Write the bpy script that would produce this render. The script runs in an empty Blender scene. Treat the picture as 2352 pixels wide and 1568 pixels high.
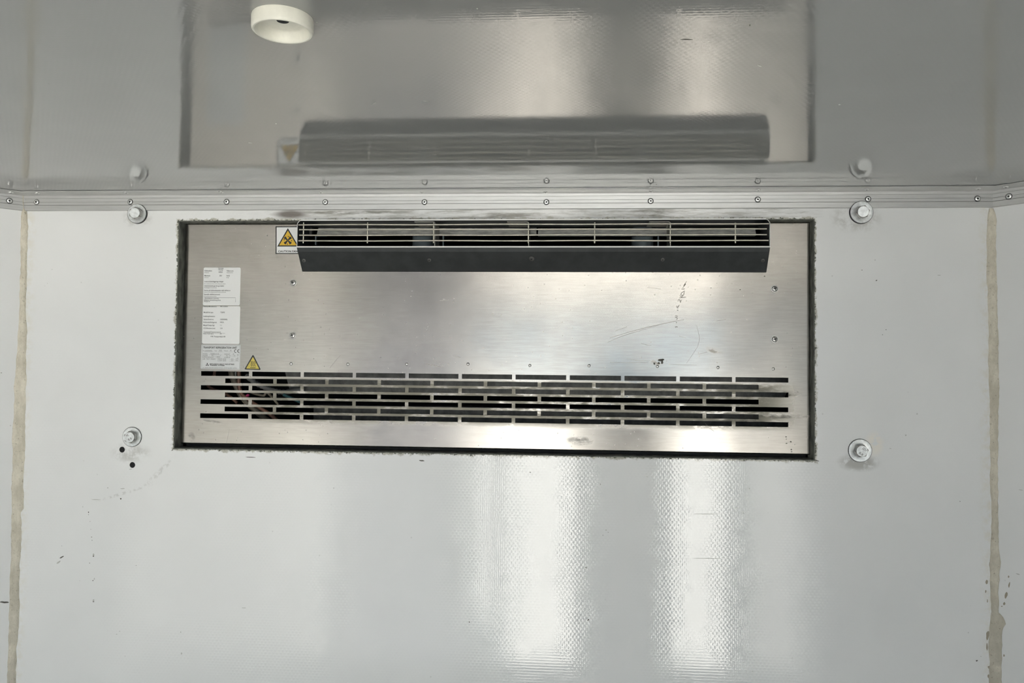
import bpy, bmesh, math, random
from mathutils import Vector, Matrix

random.seed(7)
SC = bpy.context.scene
COL = SC.collection
PI = math.pi

# ------------------------------------------------------------------ camera
FPX = 1767.0                       # focal length in pixels of the 2352 x 1568 frame
CAM = Vector((0.1376, -1.325, 1.55))
YAW, PITCH, ROLL = 0.069646, 0.029283, 0.010338
_f = Vector((-math.sin(YAW) * math.cos(PITCH), math.cos(YAW) * math.cos(PITCH), math.sin(PITCH)))
_r0 = Vector((math.cos(YAW), math.sin(YAW), 0))
_u0 = _r0.cross(_f)
_r = math.cos(ROLL) * _r0 + math.sin(ROLL) * _u0
_u = -math.sin(ROLL) * _r0 + math.cos(ROLL) * _u0
cam_data = bpy.data.cameras.new('camera')
cam_data.sensor_width = 36.0
cam_data.lens = FPX / 2352 * 36.0
cam_data.clip_start = 0.02
cam = bpy.data.objects.new('camera', cam_data)
COL.objects.link(cam)
cam.matrix_world = Matrix(((_r.x, _u.x, -_f.x, CAM.x), (_r.y, _u.y, -_f.y, CAM.y), (_r.z, _u.z, -_f.z, CAM.z), (0, 0, 0, 1)))
SC.camera = cam

# ------------------------------------------------------------------ light
SKY = 1.8
world = bpy.data.worlds.new('world')
SC.world = world
world.use_nodes = True
wb = world.node_tree.nodes['Background']
wb.inputs[0].default_value = (0.66, 0.85, 1.0, 1)      # clear hazy sky
wb.inputs[1].default_value = SKY
SC.view_settings.view_transform = 'Standard'
SC.view_settings.look = 'None'
SC.view_settings.exposure = 0.09
SC.view_settings.gamma = 1.0
SC.view_settings.use_curve_mapping = False

# the rear doorway of the box: daylight comes in here, the sun stands over the front of the truck and lights the yard behind it
REAR_Y = -2.5
OPEN_X = 0.93
SILL, HEAD = 0.06, 1.80
BLOCKER = (0.19, 0.66, 1.48)  # dark blocker added to stand in for a person behind the camera
ld = bpy.data.lights.new('doorway_daylight', 'AREA')     # light portal only, emits nothing itself
ld.shape = 'RECTANGLE'
ld.size = 2 * OPEN_X
ld.size_y = HEAD - SILL
ld.cycles.is_portal = True
lo = bpy.data.objects.new('doorway_daylight', ld)
COL.objects.link(lo)
lo.location = (0, REAR_Y - 0.07, (SILL + HEAD) / 2)
lo.rotation_euler = (PI / 2, 0, 0)
sd = bpy.data.lights.new('sun', 'SUN')
sd.energy = 48.0
sd.angle = math.radians(1.0)
sd.color = (1.0, 0.965, 0.915)
so = bpy.data.objects.new('sun', sd)
COL.objects.link(so)
so.rotation_mode = 'QUATERNION'
so.rotation_quaternion = Vector((-0.15, -0.45, -0.85)).to_track_quat('-Z', 'Y')

# ------------------------------------------------------------------ helpers
def ray(u, v):
    return ((u - 1176) / FPX) * _r - ((v - 784) / FPX) * _u + _f

def at(u, v, Y=0.0):
    """point of the front-wall-parallel plane y = Y that shows at photo pixel (u, v)"""
    d = ray(u, v)
    t = (Y - CAM.y) / d.y
    return CAM + d * t

def at_plane(u, v, p, n):
    d = ray(u, v)
    return CAM + d * ((Vector(p) - CAM).dot(n) / d.dot(n))

def at_z(u, v, z):
    d = ray(u, v)
    return CAM + d * ((z - CAM.z) / d.z)

class MB:
    def __init__(self):
        self.v, self.f, self.m = [], [], []
    def add(self, vs, fs, mi=0):
        o = len(self.v)
        self.v += [tuple(p) for p in vs]
        self.f += [tuple(i + o for i in f) for f in fs]
        self.m += [mi] * len(fs)
    def box(self, x0, x1, y0, y1, z0, z1, mi=0):
        self.add([(x0, y0, z0), (x1, y0, z0), (x1, y1, z0), (x0, y1, z0), (x0, y0, z1), (x1, y0, z1), (x1, y1, z1), (x0, y1, z1)],
                 [(0, 3, 2, 1), (4, 5, 6, 7), (0, 1, 5, 4), (1, 2, 6, 5), (2, 3, 7, 6), (3, 0, 4, 7)], mi)
    def quad(self, a, b, c, d, mi=0):
        self.add([a, b, c, d], [(0, 1, 2, 3)], mi)
    def prism(self, poly, vec, mi=0):
        """closed solid: polygon (3D points) swept along vec"""
        n = len(poly)
        vec = Vector(vec)
        top = [Vector(p) + vec for p in poly]
        fs = [tuple(range(n))[::-1], tuple(range(n, 2 * n))]
        fs += [(i, (i + 1) % n, n + (i + 1) % n, n + i) for i in range(n)]
        self.add(list(poly) + top, fs, mi)
    def tube(self, path, r, seg=8, mi=0, caps=True):
        pts = [Vector(p) for p in path]
        rs = r if isinstance(r, (list, tuple)) else [r] * len(pts)
        vs, fs = [], []
        prev = None
        for i, p in enumerate(pts):
            t = (pts[min(i + 1, len(pts) - 1)] - pts[max(i - 1, 0)]).normalized()
            if prev is None:
                a = Vector((0, 0, 1)) if abs(t.z) < 0.9 else Vector((1, 0, 0))
                nx = t.cross(a).normalized()
            else:
                nx = (prev - t * prev.dot(t)).normalized()
            prev = nx
            ny = t.cross(nx)
            for k in range(seg):
                an = 2 * PI * k / seg
                vs.append(p + rs[i] * (math.cos(an) * nx + math.sin(an) * ny))
        for i in range(len(pts) - 1):
            for k in range(seg):
                a, b = i * seg + k, i * seg + (k + 1) % seg
                fs.append((a, b, b + seg, a + seg))
        if caps:
            fs.append(tuple(range(seg))[::-1])
            fs.append(tuple(range((len(pts) - 1) * seg, len(pts) * seg)))
        self.add(vs, fs, mi)
    def lathe(self, prof, origin, axis, seg=24, mi=0, phase=0.0):
        """prof: list of (radius, distance along axis)"""
        ax = Vector(axis).normalized()
        a = Vector((0, 0, 1)) if abs(ax.z) < 0.9 else Vector((1, 0, 0))
        e1 = ax.cross(a).normalized()
        e2 = ax.cross(e1)
        o = Vector(origin)
        vs, fs = [], []
        for (r, h) in prof:
            for k in range(seg):
                an = 2 * PI * k / seg + phase
                vs.append(o + ax * h + r * (math.cos(an) * e1 + math.sin(an) * e2))
        for i in range(len(prof) - 1):
            for k in range(seg):
                p, q = i * seg + k, i * seg + (k + 1) % seg
                fs.append((p, q, q + seg, p + seg))
        fs.append(tuple(range(seg))[::-1])
        fs.append(tuple(range((len(prof) - 1) * seg, len(prof) * seg)))
        self.add(vs, fs, mi)
    def mesh(self, name, mats, smooth=None, fix=True):
        me = bpy.data.meshes.new(name)
        me.from_pydata(self.v, [], self.f)
        mats = mats if isinstance(mats, (list, tuple)) else [mats]
        for m in mats:
            me.materials.append(m)
        me.polygons.foreach_set('material_index', self.m)
        if fix:
            bm = bmesh.new()
            bm.from_mesh(me)
            bmesh.ops.recalc_face_normals(bm, faces=bm.faces)
            bm.to_mesh(me)
            bm.free()
        if smooth is not None:
            me.polygons.foreach_set('use_smooth', [True] * len(me.polygons))
            me.set_sharp_from_angle(angle=math.radians(smooth))
        return me
    def build(self, name, mats, parent=None, smooth=None, fix=True):
        o = bpy.data.objects.new(name, self.mesh(name, mats, smooth, fix))
        COL.objects.link(o)
        if parent is not None:
            o.parent = parent
            o.matrix_parent_inverse = world_matrix(parent).inverted()
        return o

def world_matrix(o):
    m = Matrix.LocRotScale(o.location, o.rotation_quaternion if o.rotation_mode == 'QUATERNION' else o.rotation_euler, o.scale)
    if o.parent is not None:
        m = world_matrix(o.parent) @ o.matrix_parent_inverse @ m
    return m

def empty(name, loc):
    o = bpy.data.objects.new(name, None)
    o.empty_display_size = 0.02
    o.location = loc
    COL.objects.link(o)
    return o

def tag(o, label=None, cat=None, group=None, kind=None):
    if label: o['label'] = label
    if cat: o['category'] = cat
    if group: o['group'] = group
    if kind: o['kind'] = kind
    return o

# ------------------------------------------------------------------ node helpers
class NT:
    def __init__(self, name):
        self.mat = bpy.data.materials.new(name)
        self.mat.use_nodes = True
        self.t = self.mat.node_tree
        self.b = self.t.nodes['Principled BSDF']
    def n(self, typ, **kw):
        nd = self.t.nodes.new(typ)
        for k, v in kw.items():
            setattr(nd, k, v)
        return nd
    def put(self, sock, val):
        if hasattr(val, 'is_output') or isinstance(val, bpy.types.NodeSocket):
            self.t.links.new(val, sock)
        else:
            sock.default_value = val
    def math(self, op, a, b=None, c=None, clamp=False):
        nd = self.n('ShaderNodeMath', operation=op, use_clamp=clamp)
        self.put(nd.inputs[0], a)
        if b is not None: self.put(nd.inputs[1], b)
        if c is not None: self.put(nd.inputs[2], c)
        return nd.outputs[0]
    def vec(self, op, a, b=None, out=0):
        nd = self.n('ShaderNodeVectorMath', operation=op)
        self.put(nd.inputs[0], a)
        if b is not None: self.put(nd.inputs[1], b)
        return nd.outputs[out]
    def pos(self):
        if not hasattr(self, '_pos'):
            self._pos = self.n('ShaderNodeNewGeometry')
            sp = self.n('ShaderNodeSeparateXYZ')
            self.t.links.new(self._pos.outputs['Position'], sp.inputs[0])
            self._xyz = sp.outputs
        return self._pos.outputs['Position']
    def xyz(self):
        self.pos()
        return self._xyz[0], self._xyz[1], self._xyz[2]
    def normal(self):
        self.pos()
        return self._pos.outputs['Normal']
    def noise(self, scale, detail=3.0, rough=0.55, stretch=None, color=False, dist=0.0):
        key = (scale, detail, rough, stretch, dist)
        if not hasattr(self, '_nc'): self._nc = {}
        if key in self._nc:
            return self._nc[key].outputs['Color' if color else 'Fac']
        nd = self._nc[key] = self.n('ShaderNodeTexNoise')
        v = self.pos()
        if stretch is not None:
            v = self.vec('MULTIPLY', v, stretch)
        self.put(nd.inputs['Vector'], v)
        nd.inputs['Scale'].default_value = scale
        nd.inputs['Detail'].default_value = detail
        nd.inputs['Roughness'].default_value = rough
        nd.inputs['Distortion'].default_value = dist
        return nd.outputs['Color' if color else 'Fac']
    def ramp(self, val, lo, hi, a=0.0, b=1.0, smooth=True):
        nd = self.n('ShaderNodeMapRange', interpolation_type='SMOOTHSTEP' if smooth else 'LINEAR')
        self.put(nd.inputs['Value'], val)
        nd.inputs['From Min'].default_value = lo
        nd.inputs['From Max'].default_value = hi
        nd.inputs['To Min'].default_value = a
        nd.inputs['To Max'].default_value = b
        return nd.outputs['Result']
    def mix(self, fac, a, b):
        nd = self.n('ShaderNodeMix', data_type='RGBA')
        self.put(nd.inputs[0], fac)
        self.put(nd.inputs[6], (*a, 1) if isinstance(a, tuple) else a)
        self.put(nd.inputs[7], (*b, 1) if isinstance(b, tuple) else b)
        return nd.outputs[2]
    def blob(self, c, r, ang=0.0):
        """soft elliptical mask around point c (in the x-z plane), radii r"""
        v = self.vec('SUBTRACT', self.pos(), (c[0], 0, c[2]))
        if ang:
            nd = self.n('ShaderNodeVectorRotate', rotation_type='Y_AXIS')
            self.put(nd.inputs['Vector'], v)
            nd.inputs['Angle'].default_value = ang
            v = nd.outputs[0]
        v = self.vec('MULTIPLY', v, (1 / r[0], 0, 1 / r[1]))
        return self.ramp(self.vec('LENGTH', v, out=1), 0.35, 1.0, 1.0, 0.0)
    def mx(self, items):
        r = items[0]
        for i in items[1:]:
            r = self.math('MAXIMUM', r, i)
        return r
    def mul(self, a, b):
        return self.math('MULTIPLY', a, b)

def simple(name, col, rough=0.5, metal=0.0, ior=1.5, var=0.0, vscale=60.0, stretch=None):
    m = NT(name)
    m.b.inputs['Roughness'].default_value = rough
    m.b.inputs['Metallic'].default_value = metal
    m.b.inputs['IOR'].default_value = ior
    if var:
        f = m.noise(vscale, 4, 0.6, stretch)
        m.put(m.b.inputs['Base Color'], m.mix(m.ramp(f, 0.3, 0.7), tuple(c * (1 - var) for c in col), tuple(min(1, c * (1 + var)) for c in col)))
    else:
        m.b.inputs['Base Color'].default_value = (*col, 1)
    return m.mat

# ------------------------------------------------------------------ key positions (metres)
WX = 0.8437                        # half width of the front wall between the chamfered corners
CEIL = CAM.z + 0.2985
CH = 0.14                          # chamfer leg
SX = WX + CH                       # side walls
PY = 0.018                         # plane of the unit's cover panel
OPN = (at(404, 768).x, at(1871.5, 780).x, (at(398, 1031.5).z + at(1872, 1057).z) / 2, (at(409, 506).z + at(1871, 503.5).z) / 2)
PAN = (at(420, 766, PY).x, at(1861.2, 778, PY).x, (at(414, 1018, PY).z + at(1863, 1047, PY).z) / 2 + 0.001, (at(426, 514, PY).z + at(1859.5, 508, PY).z) / 2 - 0.0005)
BOLTS = [(317.2, 491.4), (1977, 488.3), (303.8, 1002.9), (1975, 1034.2)]

# ------------------------------------------------------------------ materials
PXW, PZW = 0.0068, 0.0047          # weave of the glass-fibre sheet

def weave(m, horiz, A=0.020, B=0.017, wav=0.0035):
    """fine woven relief and slight waviness of the sheet as a change of normal; horiz = ceiling"""
    x, y, z = m.xyz()
    q = y if horiz else z
    row = m.math('FLOOR', m.mul(q, 1 / PZW))
    jit = m.noise(90, 1, 0.5)
    ph = m.math('ADD', m.mul(x, 2 * PI / PXW), m.mul(row, PI))
    ph = m.math('ADD', ph, m.mul(jit, 2.0))
    s1 = m.math('SINE', ph)
    s1 = m.mul(m.mul(s1, s1), s1)
    s2 = m.math('SINE', m.math('ADD', m.mul(q, 2 * PI / PZW), m.mul(jit, 1.5)))
    s2 = m.mul(m.mul(s2, s2), s2)
    amp = m.ramp(m.noise(35, 2, 0.6), 0.3, 0.75, 0.35, 1.5, smooth=False)
    s1 = m.mul(m.mul(s1, A), amp)
    s2 = m.mul(m.mul(s2, B), amp)
    lo = m.vec('SUBTRACT', m.noise(3.2, 2, 0.5, color=True), (0.5, 0.5, 0.5))
    lo = m.vec('MULTIPLY', lo, (wav * 2, wav * 2 if horiz else 0, 0 if horiz else wav * 2))
    cb = m.n('ShaderNodeCombineXYZ')
    m.put(cb.inputs[0], s1)
    m.put(cb.inputs[1 if horiz else 2], s2)
    n = m.vec('ADD', m.normal(), cb.outputs[0])
    n = m.vec('ADD', n, lo)
    m.put(m.b.inputs['Normal'], m.vec('NORMALIZE', n))

def gelcoat(name, horiz=False, marks=None, col=(0.86, 0.865, 0.86)):
    m = NT(name)
    m.b.inputs['Roughness'].default_value = 0.035 if horiz else 0.055
    m.b.inputs['IOR'].default_value = 1.80 if horiz else 1.56
    weave(m, horiz, *((0.020, 0.007, 0.0025) if horiz else (0.020, 0.017, 0.0035)))
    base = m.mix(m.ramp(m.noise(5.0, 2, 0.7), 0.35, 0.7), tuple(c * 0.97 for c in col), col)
    # sparse little specks of dirt
    sp = m.n('ShaderNodeTexVoronoi')
    m.put(sp.inputs['Vector'], m.pos())
    sp.inputs['Scale'].default_value = 42
    spk = m.mul(m.ramp(sp.outputs['Distance'], 0.03, 0.075, 1, 0), m.ramp(m.noise(5.0, 2, 0.7), 0.52, 0.66))
    base = m.mix(m.mul(spk, 0.45), base, (0.20, 0.20, 0.17))
    if marks:
        base = marks(m, base)
    m.put(m.b.inputs['Base Color'], base)
    return m.mat

def front_marks(m, base):
    x, y, z = m.xyz()
    # grime band between the ceiling trim and the cut-out
    nz = m.noise(16, 4, 0.72, (1, 1, 9))
    band = m.mul(m.ramp(z, OPN[3] - 0.004, OPN[3] + 0.004), m.mul(m.ramp(x, OPN[0] + 0.06, OPN[0] + 0.26), m.ramp(x, OPN[1] - 0.02, OPN[1] + 0.02, 1, 0)))
    base = m.mix(m.mul(band, m.ramp(nz, 0.40, 0.68, 0.05, 0.65)), base, (0.30, 0.29, 0.25))
    sm = m.blob(at(668, 492), (0.040, 0.010))
    base = m.mix(m.mul(sm, 0.85), base, (0.10, 0.075, 0.06))
    sm = m.mx([m.blob(at(1500, 490), (0.05, 0.010)), m.blob(at(1160, 496), (0.10, 0.008)), m.blob(at(800, 488), (0.14, 0.004))])
    base = m.mix(m.mul(sm, m.ramp(nz, 0.35, 0.6, 0.1, 0.8)), base, (0.20, 0.19, 0.16))
    # rough dirty edge of the cut-out
    cx, cz = (OPN[0] + OPN[1]) / 2, (OPN[2] + OPN[3]) / 2
    dx = m.math('SUBTRACT', m.math('ABSOLUTE', m.math('SUBTRACT', x, cx)), (OPN[1] - OPN[0]) / 2)
    dz = m.math('SUBTRACT', m.math('ABSOLUTE', m.math('SUBTRACT', z, cz)), (OPN[3] - OPN[2]) / 2)
    d = m.math('MAXIMUM', dx, dz)
    e = m.math('SUBTRACT', d, m.mul(m.math('SUBTRACT', m.noise(60, 3, 0.7), 0.45), 0.020))
    base = m.mix(m.ramp(e, -0.001, 0.003, 0.75, 0.0), base, (0.36, 0.34, 0.26))
    e2 = m.math('SUBTRACT', d, m.mul(m.math('SUBTRACT', m.noise(150, 2, 0.7), 0.50), 0.018))
    base = m.mix(m.ramp(e2, -0.0008, 0.0008, 0.85, 0.0), base, (0.07, 0.075, 0.055))
    # smudges round the bolts and holes
    nb = m.ramp(m.noise(60, 3, 0.7), 0.38, 0.62)
    sm = m.mx([m.blob(at(317, 500), (0.035, 0.022)), m.blob(at(1965, 500), (0.052, 0.030)), m.blob(at(300, 1040), (0.045, 0.022))])
    base = m.mix(m.mul(m.mul(sm, nb), 0.40), base, (0.32, 0.31, 0.26))
    sm = m.mul(m.blob(at(1972, 1062), (0.040, 0.018)), m.ramp(m.noise(60, 3, 0.7), 0.30, 0.50))
    base = m.mix(m.mul(sm, 0.55), base, (0.25, 0.24, 0.20))
    sm = m.mul(m.blob(at(2008, 1020), (0.020, 0.026)), m.ramp(m.noise(60, 3, 0.7), 0.35, 0.5))
    base = m.mix(m.mul(sm, 0.75), base, (0.93, 0.88, 0.80))
    # faint drag line lower left of the unit
    sm = m.mx([m.blob(at(362, 1088), (0.055, 0.006), 0.78), m.blob(at(285, 1132), (0.07, 0.0035), 0.30)])
    base = m.mix(m.mul(sm, m.ramp(m.noise(150, 2, 0.7), 0.45, 0.6, 0, 0.30)), base, (0.38, 0.37, 0.33))
    sm = m.blob(at(1670, 1381), (0.03, 0.005), -0.35)
    base = m.mix(m.mul(sm, m.ramp(nz, 0.45, 0.6, 0, 0.5)), base, (0.35, 0.36, 0.35))
    # yellowing beside the corner sealant
    ed = m.ramp(m.math('ABSOLUTE', x), WX - 0.03, WX - 0.005, 0, 0.35)
    base = m.mix(m.mul(ed, m.ramp(m.noise(60, 3, 0.7), 0.4, 0.65)), base, (0.72, 0.66, 0.50))
    return base

M = {}
M['gel_front'] = gelcoat('gelcoat_front', False, front_marks)
M['gel'] = gelcoat('gelcoat_side')
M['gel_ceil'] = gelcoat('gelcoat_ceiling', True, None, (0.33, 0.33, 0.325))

def stainless(name, panel=False):
    m = NT(name)
    m.b.inputs['Metallic'].default_value = 1.0
    m.b.inputs['Anisotropic'].default_value = 0.4
    tg = m.n('ShaderNodeTangent', direction_type='UV_MAP')
    m.put(m.b.inputs['Tangent'], tg.outputs[0])
    x, y, z = m.xyz()
    fine = m.noise(34, 5, 0.7, (1, 1, 14))
    col = m.mix(m.ramp(fine, 0.3, 0.7), (0.36, 0.335, 0.31), (0.405, 0.385, 0.355))
    rough = m.ramp(m.noise(9, 4, 0.6), 0.3, 0.7, 0.17, 0.23)
    if panel:
        col = m.mix(m.ramp(m.noise(6, 4, 0.65, (1.4, 1, 0.8)), 0.35, 0.65, 0.0, 0.22), col, (0.27, 0.255, 0.235))
        # corrosion bloom, drips and finger marks
        drip = m.mul(m.ramp(m.noise(40, 5, 0.75, (5, 1, 0.5)), 0.56, 0.72), m.mx([m.blob(at(1740, 790, PY), (0.10, 0.14)), m.blob(at(690, 760, PY), (0.05, 0.13)), m.blob(at(940, 820, PY), (0.05, 0.05))]))
        col = m.mix(m.mul(drip, 0.5), col, (0.34, 0.33, 0.31))
        spots = m.n('ShaderNodeTexVoronoi')
        m.put(spots.inputs['Vector'], m.pos())
        spots.inputs['Scale'].default_value = 95
        sp = m.mul(m.ramp(spots.outputs['Distance'], 0.05, 0.12, 1, 0), m.ramp(m.noise(7, 3, 0.7), 0.5, 0.62))
        col = m.mix(m.mul(sp, 0.25), col, (0.25, 0.24, 0.23))
        sp2 = m.mul(m.ramp(spots.outputs['Distance'], 0.05, 0.14, 1, 0), m.ramp(m.noise(6, 3, 0.7, (1, 1, 1.3)), 0.50, 0.60, 1, 0))
        rough = m.math('ADD', rough, m.mul(sp2, 0.12))
        # dirt caught on the bars of the intake
        g = m.mul(m.ramp(z, at(1100, 985, PY).z, at(1100, 960, PY).z), m.ramp(z, at(1100, 880, PY).z, at(1100, 868, PY).z, 1, 0))
        g = m.mul(g, m.mul(m.ramp(x, at(520, 900, PY).x, at(650, 900, PY).x), m.ramp(x, at(1740, 900, PY).x, at(1860, 900, PY).x, 1, 0)))
        g = m.mul(g, m.ramp(m.noise(24, 5, 0.75, (1, 1, 3)), 0.32, 0.54))
        col = m.mix(m.mul(g, 0.8), col, (0.20, 0.19, 0.15))
        rough = m.math('ADD', rough, m.mul(g, 0.35))
        sm = m.mx([m.blob(at(1333, 1012, PY), (0.030, 0.010)), m.blob(at(1700, 965, PY), (0.05, 0.006)), m.blob(at(1800, 955, PY), (0.06, 0.006)),
                   m.blob(at(1790, 905, PY), (0.055, 0.008)), m.blob(at(488, 967, PY), (0.022, 0.003), -0.15), m.blob(at(440, 1003, PY), (0.008, 0.010)),
                   m.blob(at(690, 880, PY), (0.02, 0.004)), m.blob(at(1510, 832, PY), (0.014, 0.008)), m.blob(at(1640, 805, PY), (0.018, 0.006), -0.3)])
        sm = m.mul(sm, m.ramp(m.noise(48, 5, 0.75, (1, 1, 2.5)), 0.38, 0.70))
        col = m.mix(m.mul(sm, 0.65), col, (0.12, 0.12, 0.11))
        rough = m.math('ADD', rough, m.mul(sm, 0.3))
    m.put(m.b.inputs['Base Color'], col)
    m.put(m.b.inputs['Roughness'], rough)
    # sheet is never quite flat
    lo = m.vec('SUBTRACT', m.noise(4.0, 2, 0.5, (1.6, 1, 0.6), color=True), (0.5, 0.5, 0.5))
    lo = m.vec('MULTIPLY', lo, (0.03, 0, 0.03))
    m.put(m.b.inputs['Normal'], m.vec('NORMALIZE', m.vec('ADD', m.normal(), lo)))
    return m.mat

M['panel'] = stainless('stainless_panel', True)
M['steel'] = stainless('stainless_sheet')
M['hood'] = simple('dark_hood_metal', (0.070, 0.074, 0.075), 0.42, 0.6, var=0.12, vscale=30)  # stainless hood, the dark floor it reflects put into the base colour
M['hood_edge'] = simple('bare_sheet_edge', (0.88, 0.88, 0.84), 0.5, 0.25)
M['wire'] = simple('grille_wire_steel', (0.56, 0.54, 0.46), 0.42, 0.85, var=0.12, vscale=40)
M['alu'] = simple('aluminium_trim', (0.63, 0.63, 0.62), 0.42, 0.75, var=0.06, vscale=18, stretch=(1, 1, 20))
M['alu_dark'] = simple('trim_groove', (0.30, 0.30, 0.29), 0.6, 0.5)
M['rivet'] = simple('rivet_aluminium', (0.82, 0.82, 0.80), 0.28, 1.0)
M['black'] = simple('black_rubber', (0.010, 0.010, 0.009), 0.6)
M['foam'] = simple('dark_foam_edge', (0.14, 0.145, 0.125), 0.85, var=0.45, vscale=90, stretch=(1, 1, 0.4))
M['void'] = simple('unlit_housing', (0.008, 0.008, 0.009), 0.8)
M['zinc'] = simple('zinc_plated_steel', (0.74, 0.76, 0.76), 0.42, 0.75, var=0.14, vscale=180)
M['zinc_side'] = simple('zinc_hex_flank', (0.34, 0.33, 0.31), 0.45, 0.8, var=0.2, vscale=150)
M['screw'] = simple('screw_steel', (0.58, 0.57, 0.55), 0.33, 1.0)
M['paper'] = simple('white_label_film', (0.87, 0.875, 0.865), 0.35, 0.0)
M['plate'] = simple('silver_label_film', (0.72, 0.73, 0.73), 0.35, 0.15)
M['ink'] = simple('black_print', (0.025, 0.025, 0.025), 0.5)
M['ink_grey'] = simple('grey_print', (0.16, 0.16, 0.155), 0.5)
M['yellow'] = simple('yellow_print', (0.78, 0.50, 0.045), 0.45)
M['yellow2'] = simple('pale_yellow_print', (0.68, 0.55, 0.12), 0.45)
M['floor'] = simple('dark_floor_coating', (0.060, 0.060, 0.058), 0.55, 0.0, var=0.25, vscale=20)
M['ground'] = simple('sunny_yard_paving', (0.555, 0.545, 0.515), 0.9, var=0.1, vscale=1.5)
M['door'] = simple('dark_door_panel', (0.05, 0.055, 0.06), 0.6, var=0.2, vscale=10)
M['pale_building'] = simple('pale_render', (0.78, 0.76, 0.70), 0.9, var=0.05, vscale=2)
M['building'] = simple('dark_render', (0.075, 0.08, 0.09), 0.9, var=0.1, vscale=2)
M['cup'] = simple('cream_plastic', (0.82, 0.80, 0.70), 0.40, 0.0, var=0.05, vscale=70)
M['coil'] = simple('coil_fins', (0.10, 0.10, 0.095), 0.55, 0.3, var=0.3, vscale=60)
M['inner'] = simple('inner_casing_sheet', (0.74, 0.73, 0.68), 0.5, 0.15, var=0.25, vscale=60, stretch=(1, 1, 4))
M['divider'] = simple('divider_sheet', (0.34, 0.33, 0.30), 0.45, 0.6)
M['motor'] = simple('fan_motor_paint', (0.20, 0.24, 0.26), 0.45, 0.3)
M['copper'] = simple('copper_tube', (0.20, 0.105, 0.075), 0.5, 0.3, var=0.25, vscale=80)
M['hose'] = simple('beige_hose', (0.17, 0.145, 0.11), 0.6, var=0.2, vscale=60)
M['conduit'] = simple('grey_conduit', (0.14, 0.14, 0.135), 0.55)
M['teal'] = simple('teal_plastic', (0.02, 0.075, 0.085), 0.5)
M['magenta'] = simple('magenta_plastic', (0.40, 0.02, 0.12), 0.5)
M['mark_dark'] = simple('dark_scuff', (0.10, 0.095, 0.08), 0.7)
M['mark_grey'] = simple('grey_scuff', (0.50, 0.50, 0.475), 0.6)
M['mark_tan'] = simple('tan_residue', (0.36, 0.32, 0.25), 0.8)
M['pen'] = simple('marker_pen', (0.24, 0.22, 0.19), 0.6)
M['scratch'] = simple('scratch_line', (0.40, 0.37, 0.34), 0.5, 0.5)

def sealant():
    m = NT('yellowed_sealant')
    m.b.inputs['Roughness'].default_value = 0.6
    a = m.ramp(m.noise(38, 6, 0.75, (1, 1, 0.5)), 0.36, 0.66)
    col = m.mix(a, (0.60, 0.555, 0.45), (0.80, 0.75, 0.63))
    x, y, z = m.xyz()
    # dirtier towards hand height and below, in patches
    low = m.mul(m.ramp(z, 0.9, 1.5, 1, 0), m.ramp(m.noise(12, 5, 0.7), 0.3, 0.55))
    col = m.mix(m.mul(low, 0.65), col, (0.40, 0.38, 0.32))
    sp = m.ramp(m.noise(230, 4, 0.7), 0.60, 0.68)
    col = m.mix(m.mul(sp, 0.6), col, (0.20, 0.17, 0.11))
    m.put(m.b.inputs['Base Color'], col)
    bp = m.n('ShaderNodeBump')
    bp.inputs['Strength'].default_value = 0.6
    bp.inputs['Distance'].default_value = 0.003
    m.put(bp.inputs['Height'], m.noise(120, 4, 0.7))
    m.put(m.b.inputs['Normal'], bp.outputs[0])
    return m.mat
M['sealant'] = sealant()

# ------------------------------------------------------------------ flat-plane helpers
def uv_vertical(o):
    """UV so that the tangent runs vertically (u along z)"""
    me = o.data
    uv = me.uv_layers.new(name='brush')
    for l in me.loops:
        c = me.vertices[l.vertex_index].co
        uv.data[l.index].uv = (c.z, c.x + c.y)
    return o

def text_geo(mb, s, u, v, w, h, Y, bold=0.0, lift=0.0003, mi=0, ang=0.0):
    """lettering whose left end of the base line shows at (u, v), w x h photo pixels, flat on plane y = Y"""
    cu = bpy.data.curves.new('txt', 'FONT')
    cu.body = s
    cu.size = 1.0
    cu.resolution_u = 2
    cu.offset = bold * 1.25
    ob = bpy.data.objects.new('txt', cu)
    COL.objects.link(ob)
    bpy.context.view_layer.update()
    me = bpy.data.meshes.new_from_object(ob.evaluated_get(bpy.context.evaluated_depsgraph_get()))
    if len(me.vertices):
        xs = [p.co.x for p in me.vertices]
        x0, x1 = min(xs), max(xs)
        p0 = at(u, v, Y)
        k = (1.325 + Y) / FPX
        sx = w * k / max(1e-6, (x1 - x0))
        sy = h * k / 0.70
        ca, sa = math.cos(ang), math.sin(ang)
        vs = []
        for p in me.vertices:
            a, b = (p.co.x - x0) * sx, p.co.y * sy
            vs.append((p0.x + a * ca - b * sa, Y - lift, p0.z + a * sa + b * ca))
        mb.add(vs, [tuple(f.vertices) for f in me.polygons], mi)
    bpy.data.objects.remove(ob)
    bpy.data.curves.remove(cu)
    bpy.data.meshes.remove(me)

def poly_px(pts, Y, lift=0.0):
    out = []
    for (u, v) in pts:
        p = at(u, v, Y)
        out.append(Vector((p.x, Y - lift, p.z)))
    return out

def rounded(pts, r, seg=5):
    """round the corners of a closed polygon of 3D points"""
    out = []
    n = len(pts)
    for i in range(n):
        p, a, b = pts[i], pts[i - 1], pts[(i + 1) % n]
        da, db = (a - p).normalized(), (b - p).normalized()
        s, e = p + da * r, p + db * r
        for k in range(seg + 1):
            t = k / seg
            out.append((1 - t) ** 2 * s + 2 * t * (1 - t) * p + t * t * e)
    return out

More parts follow.
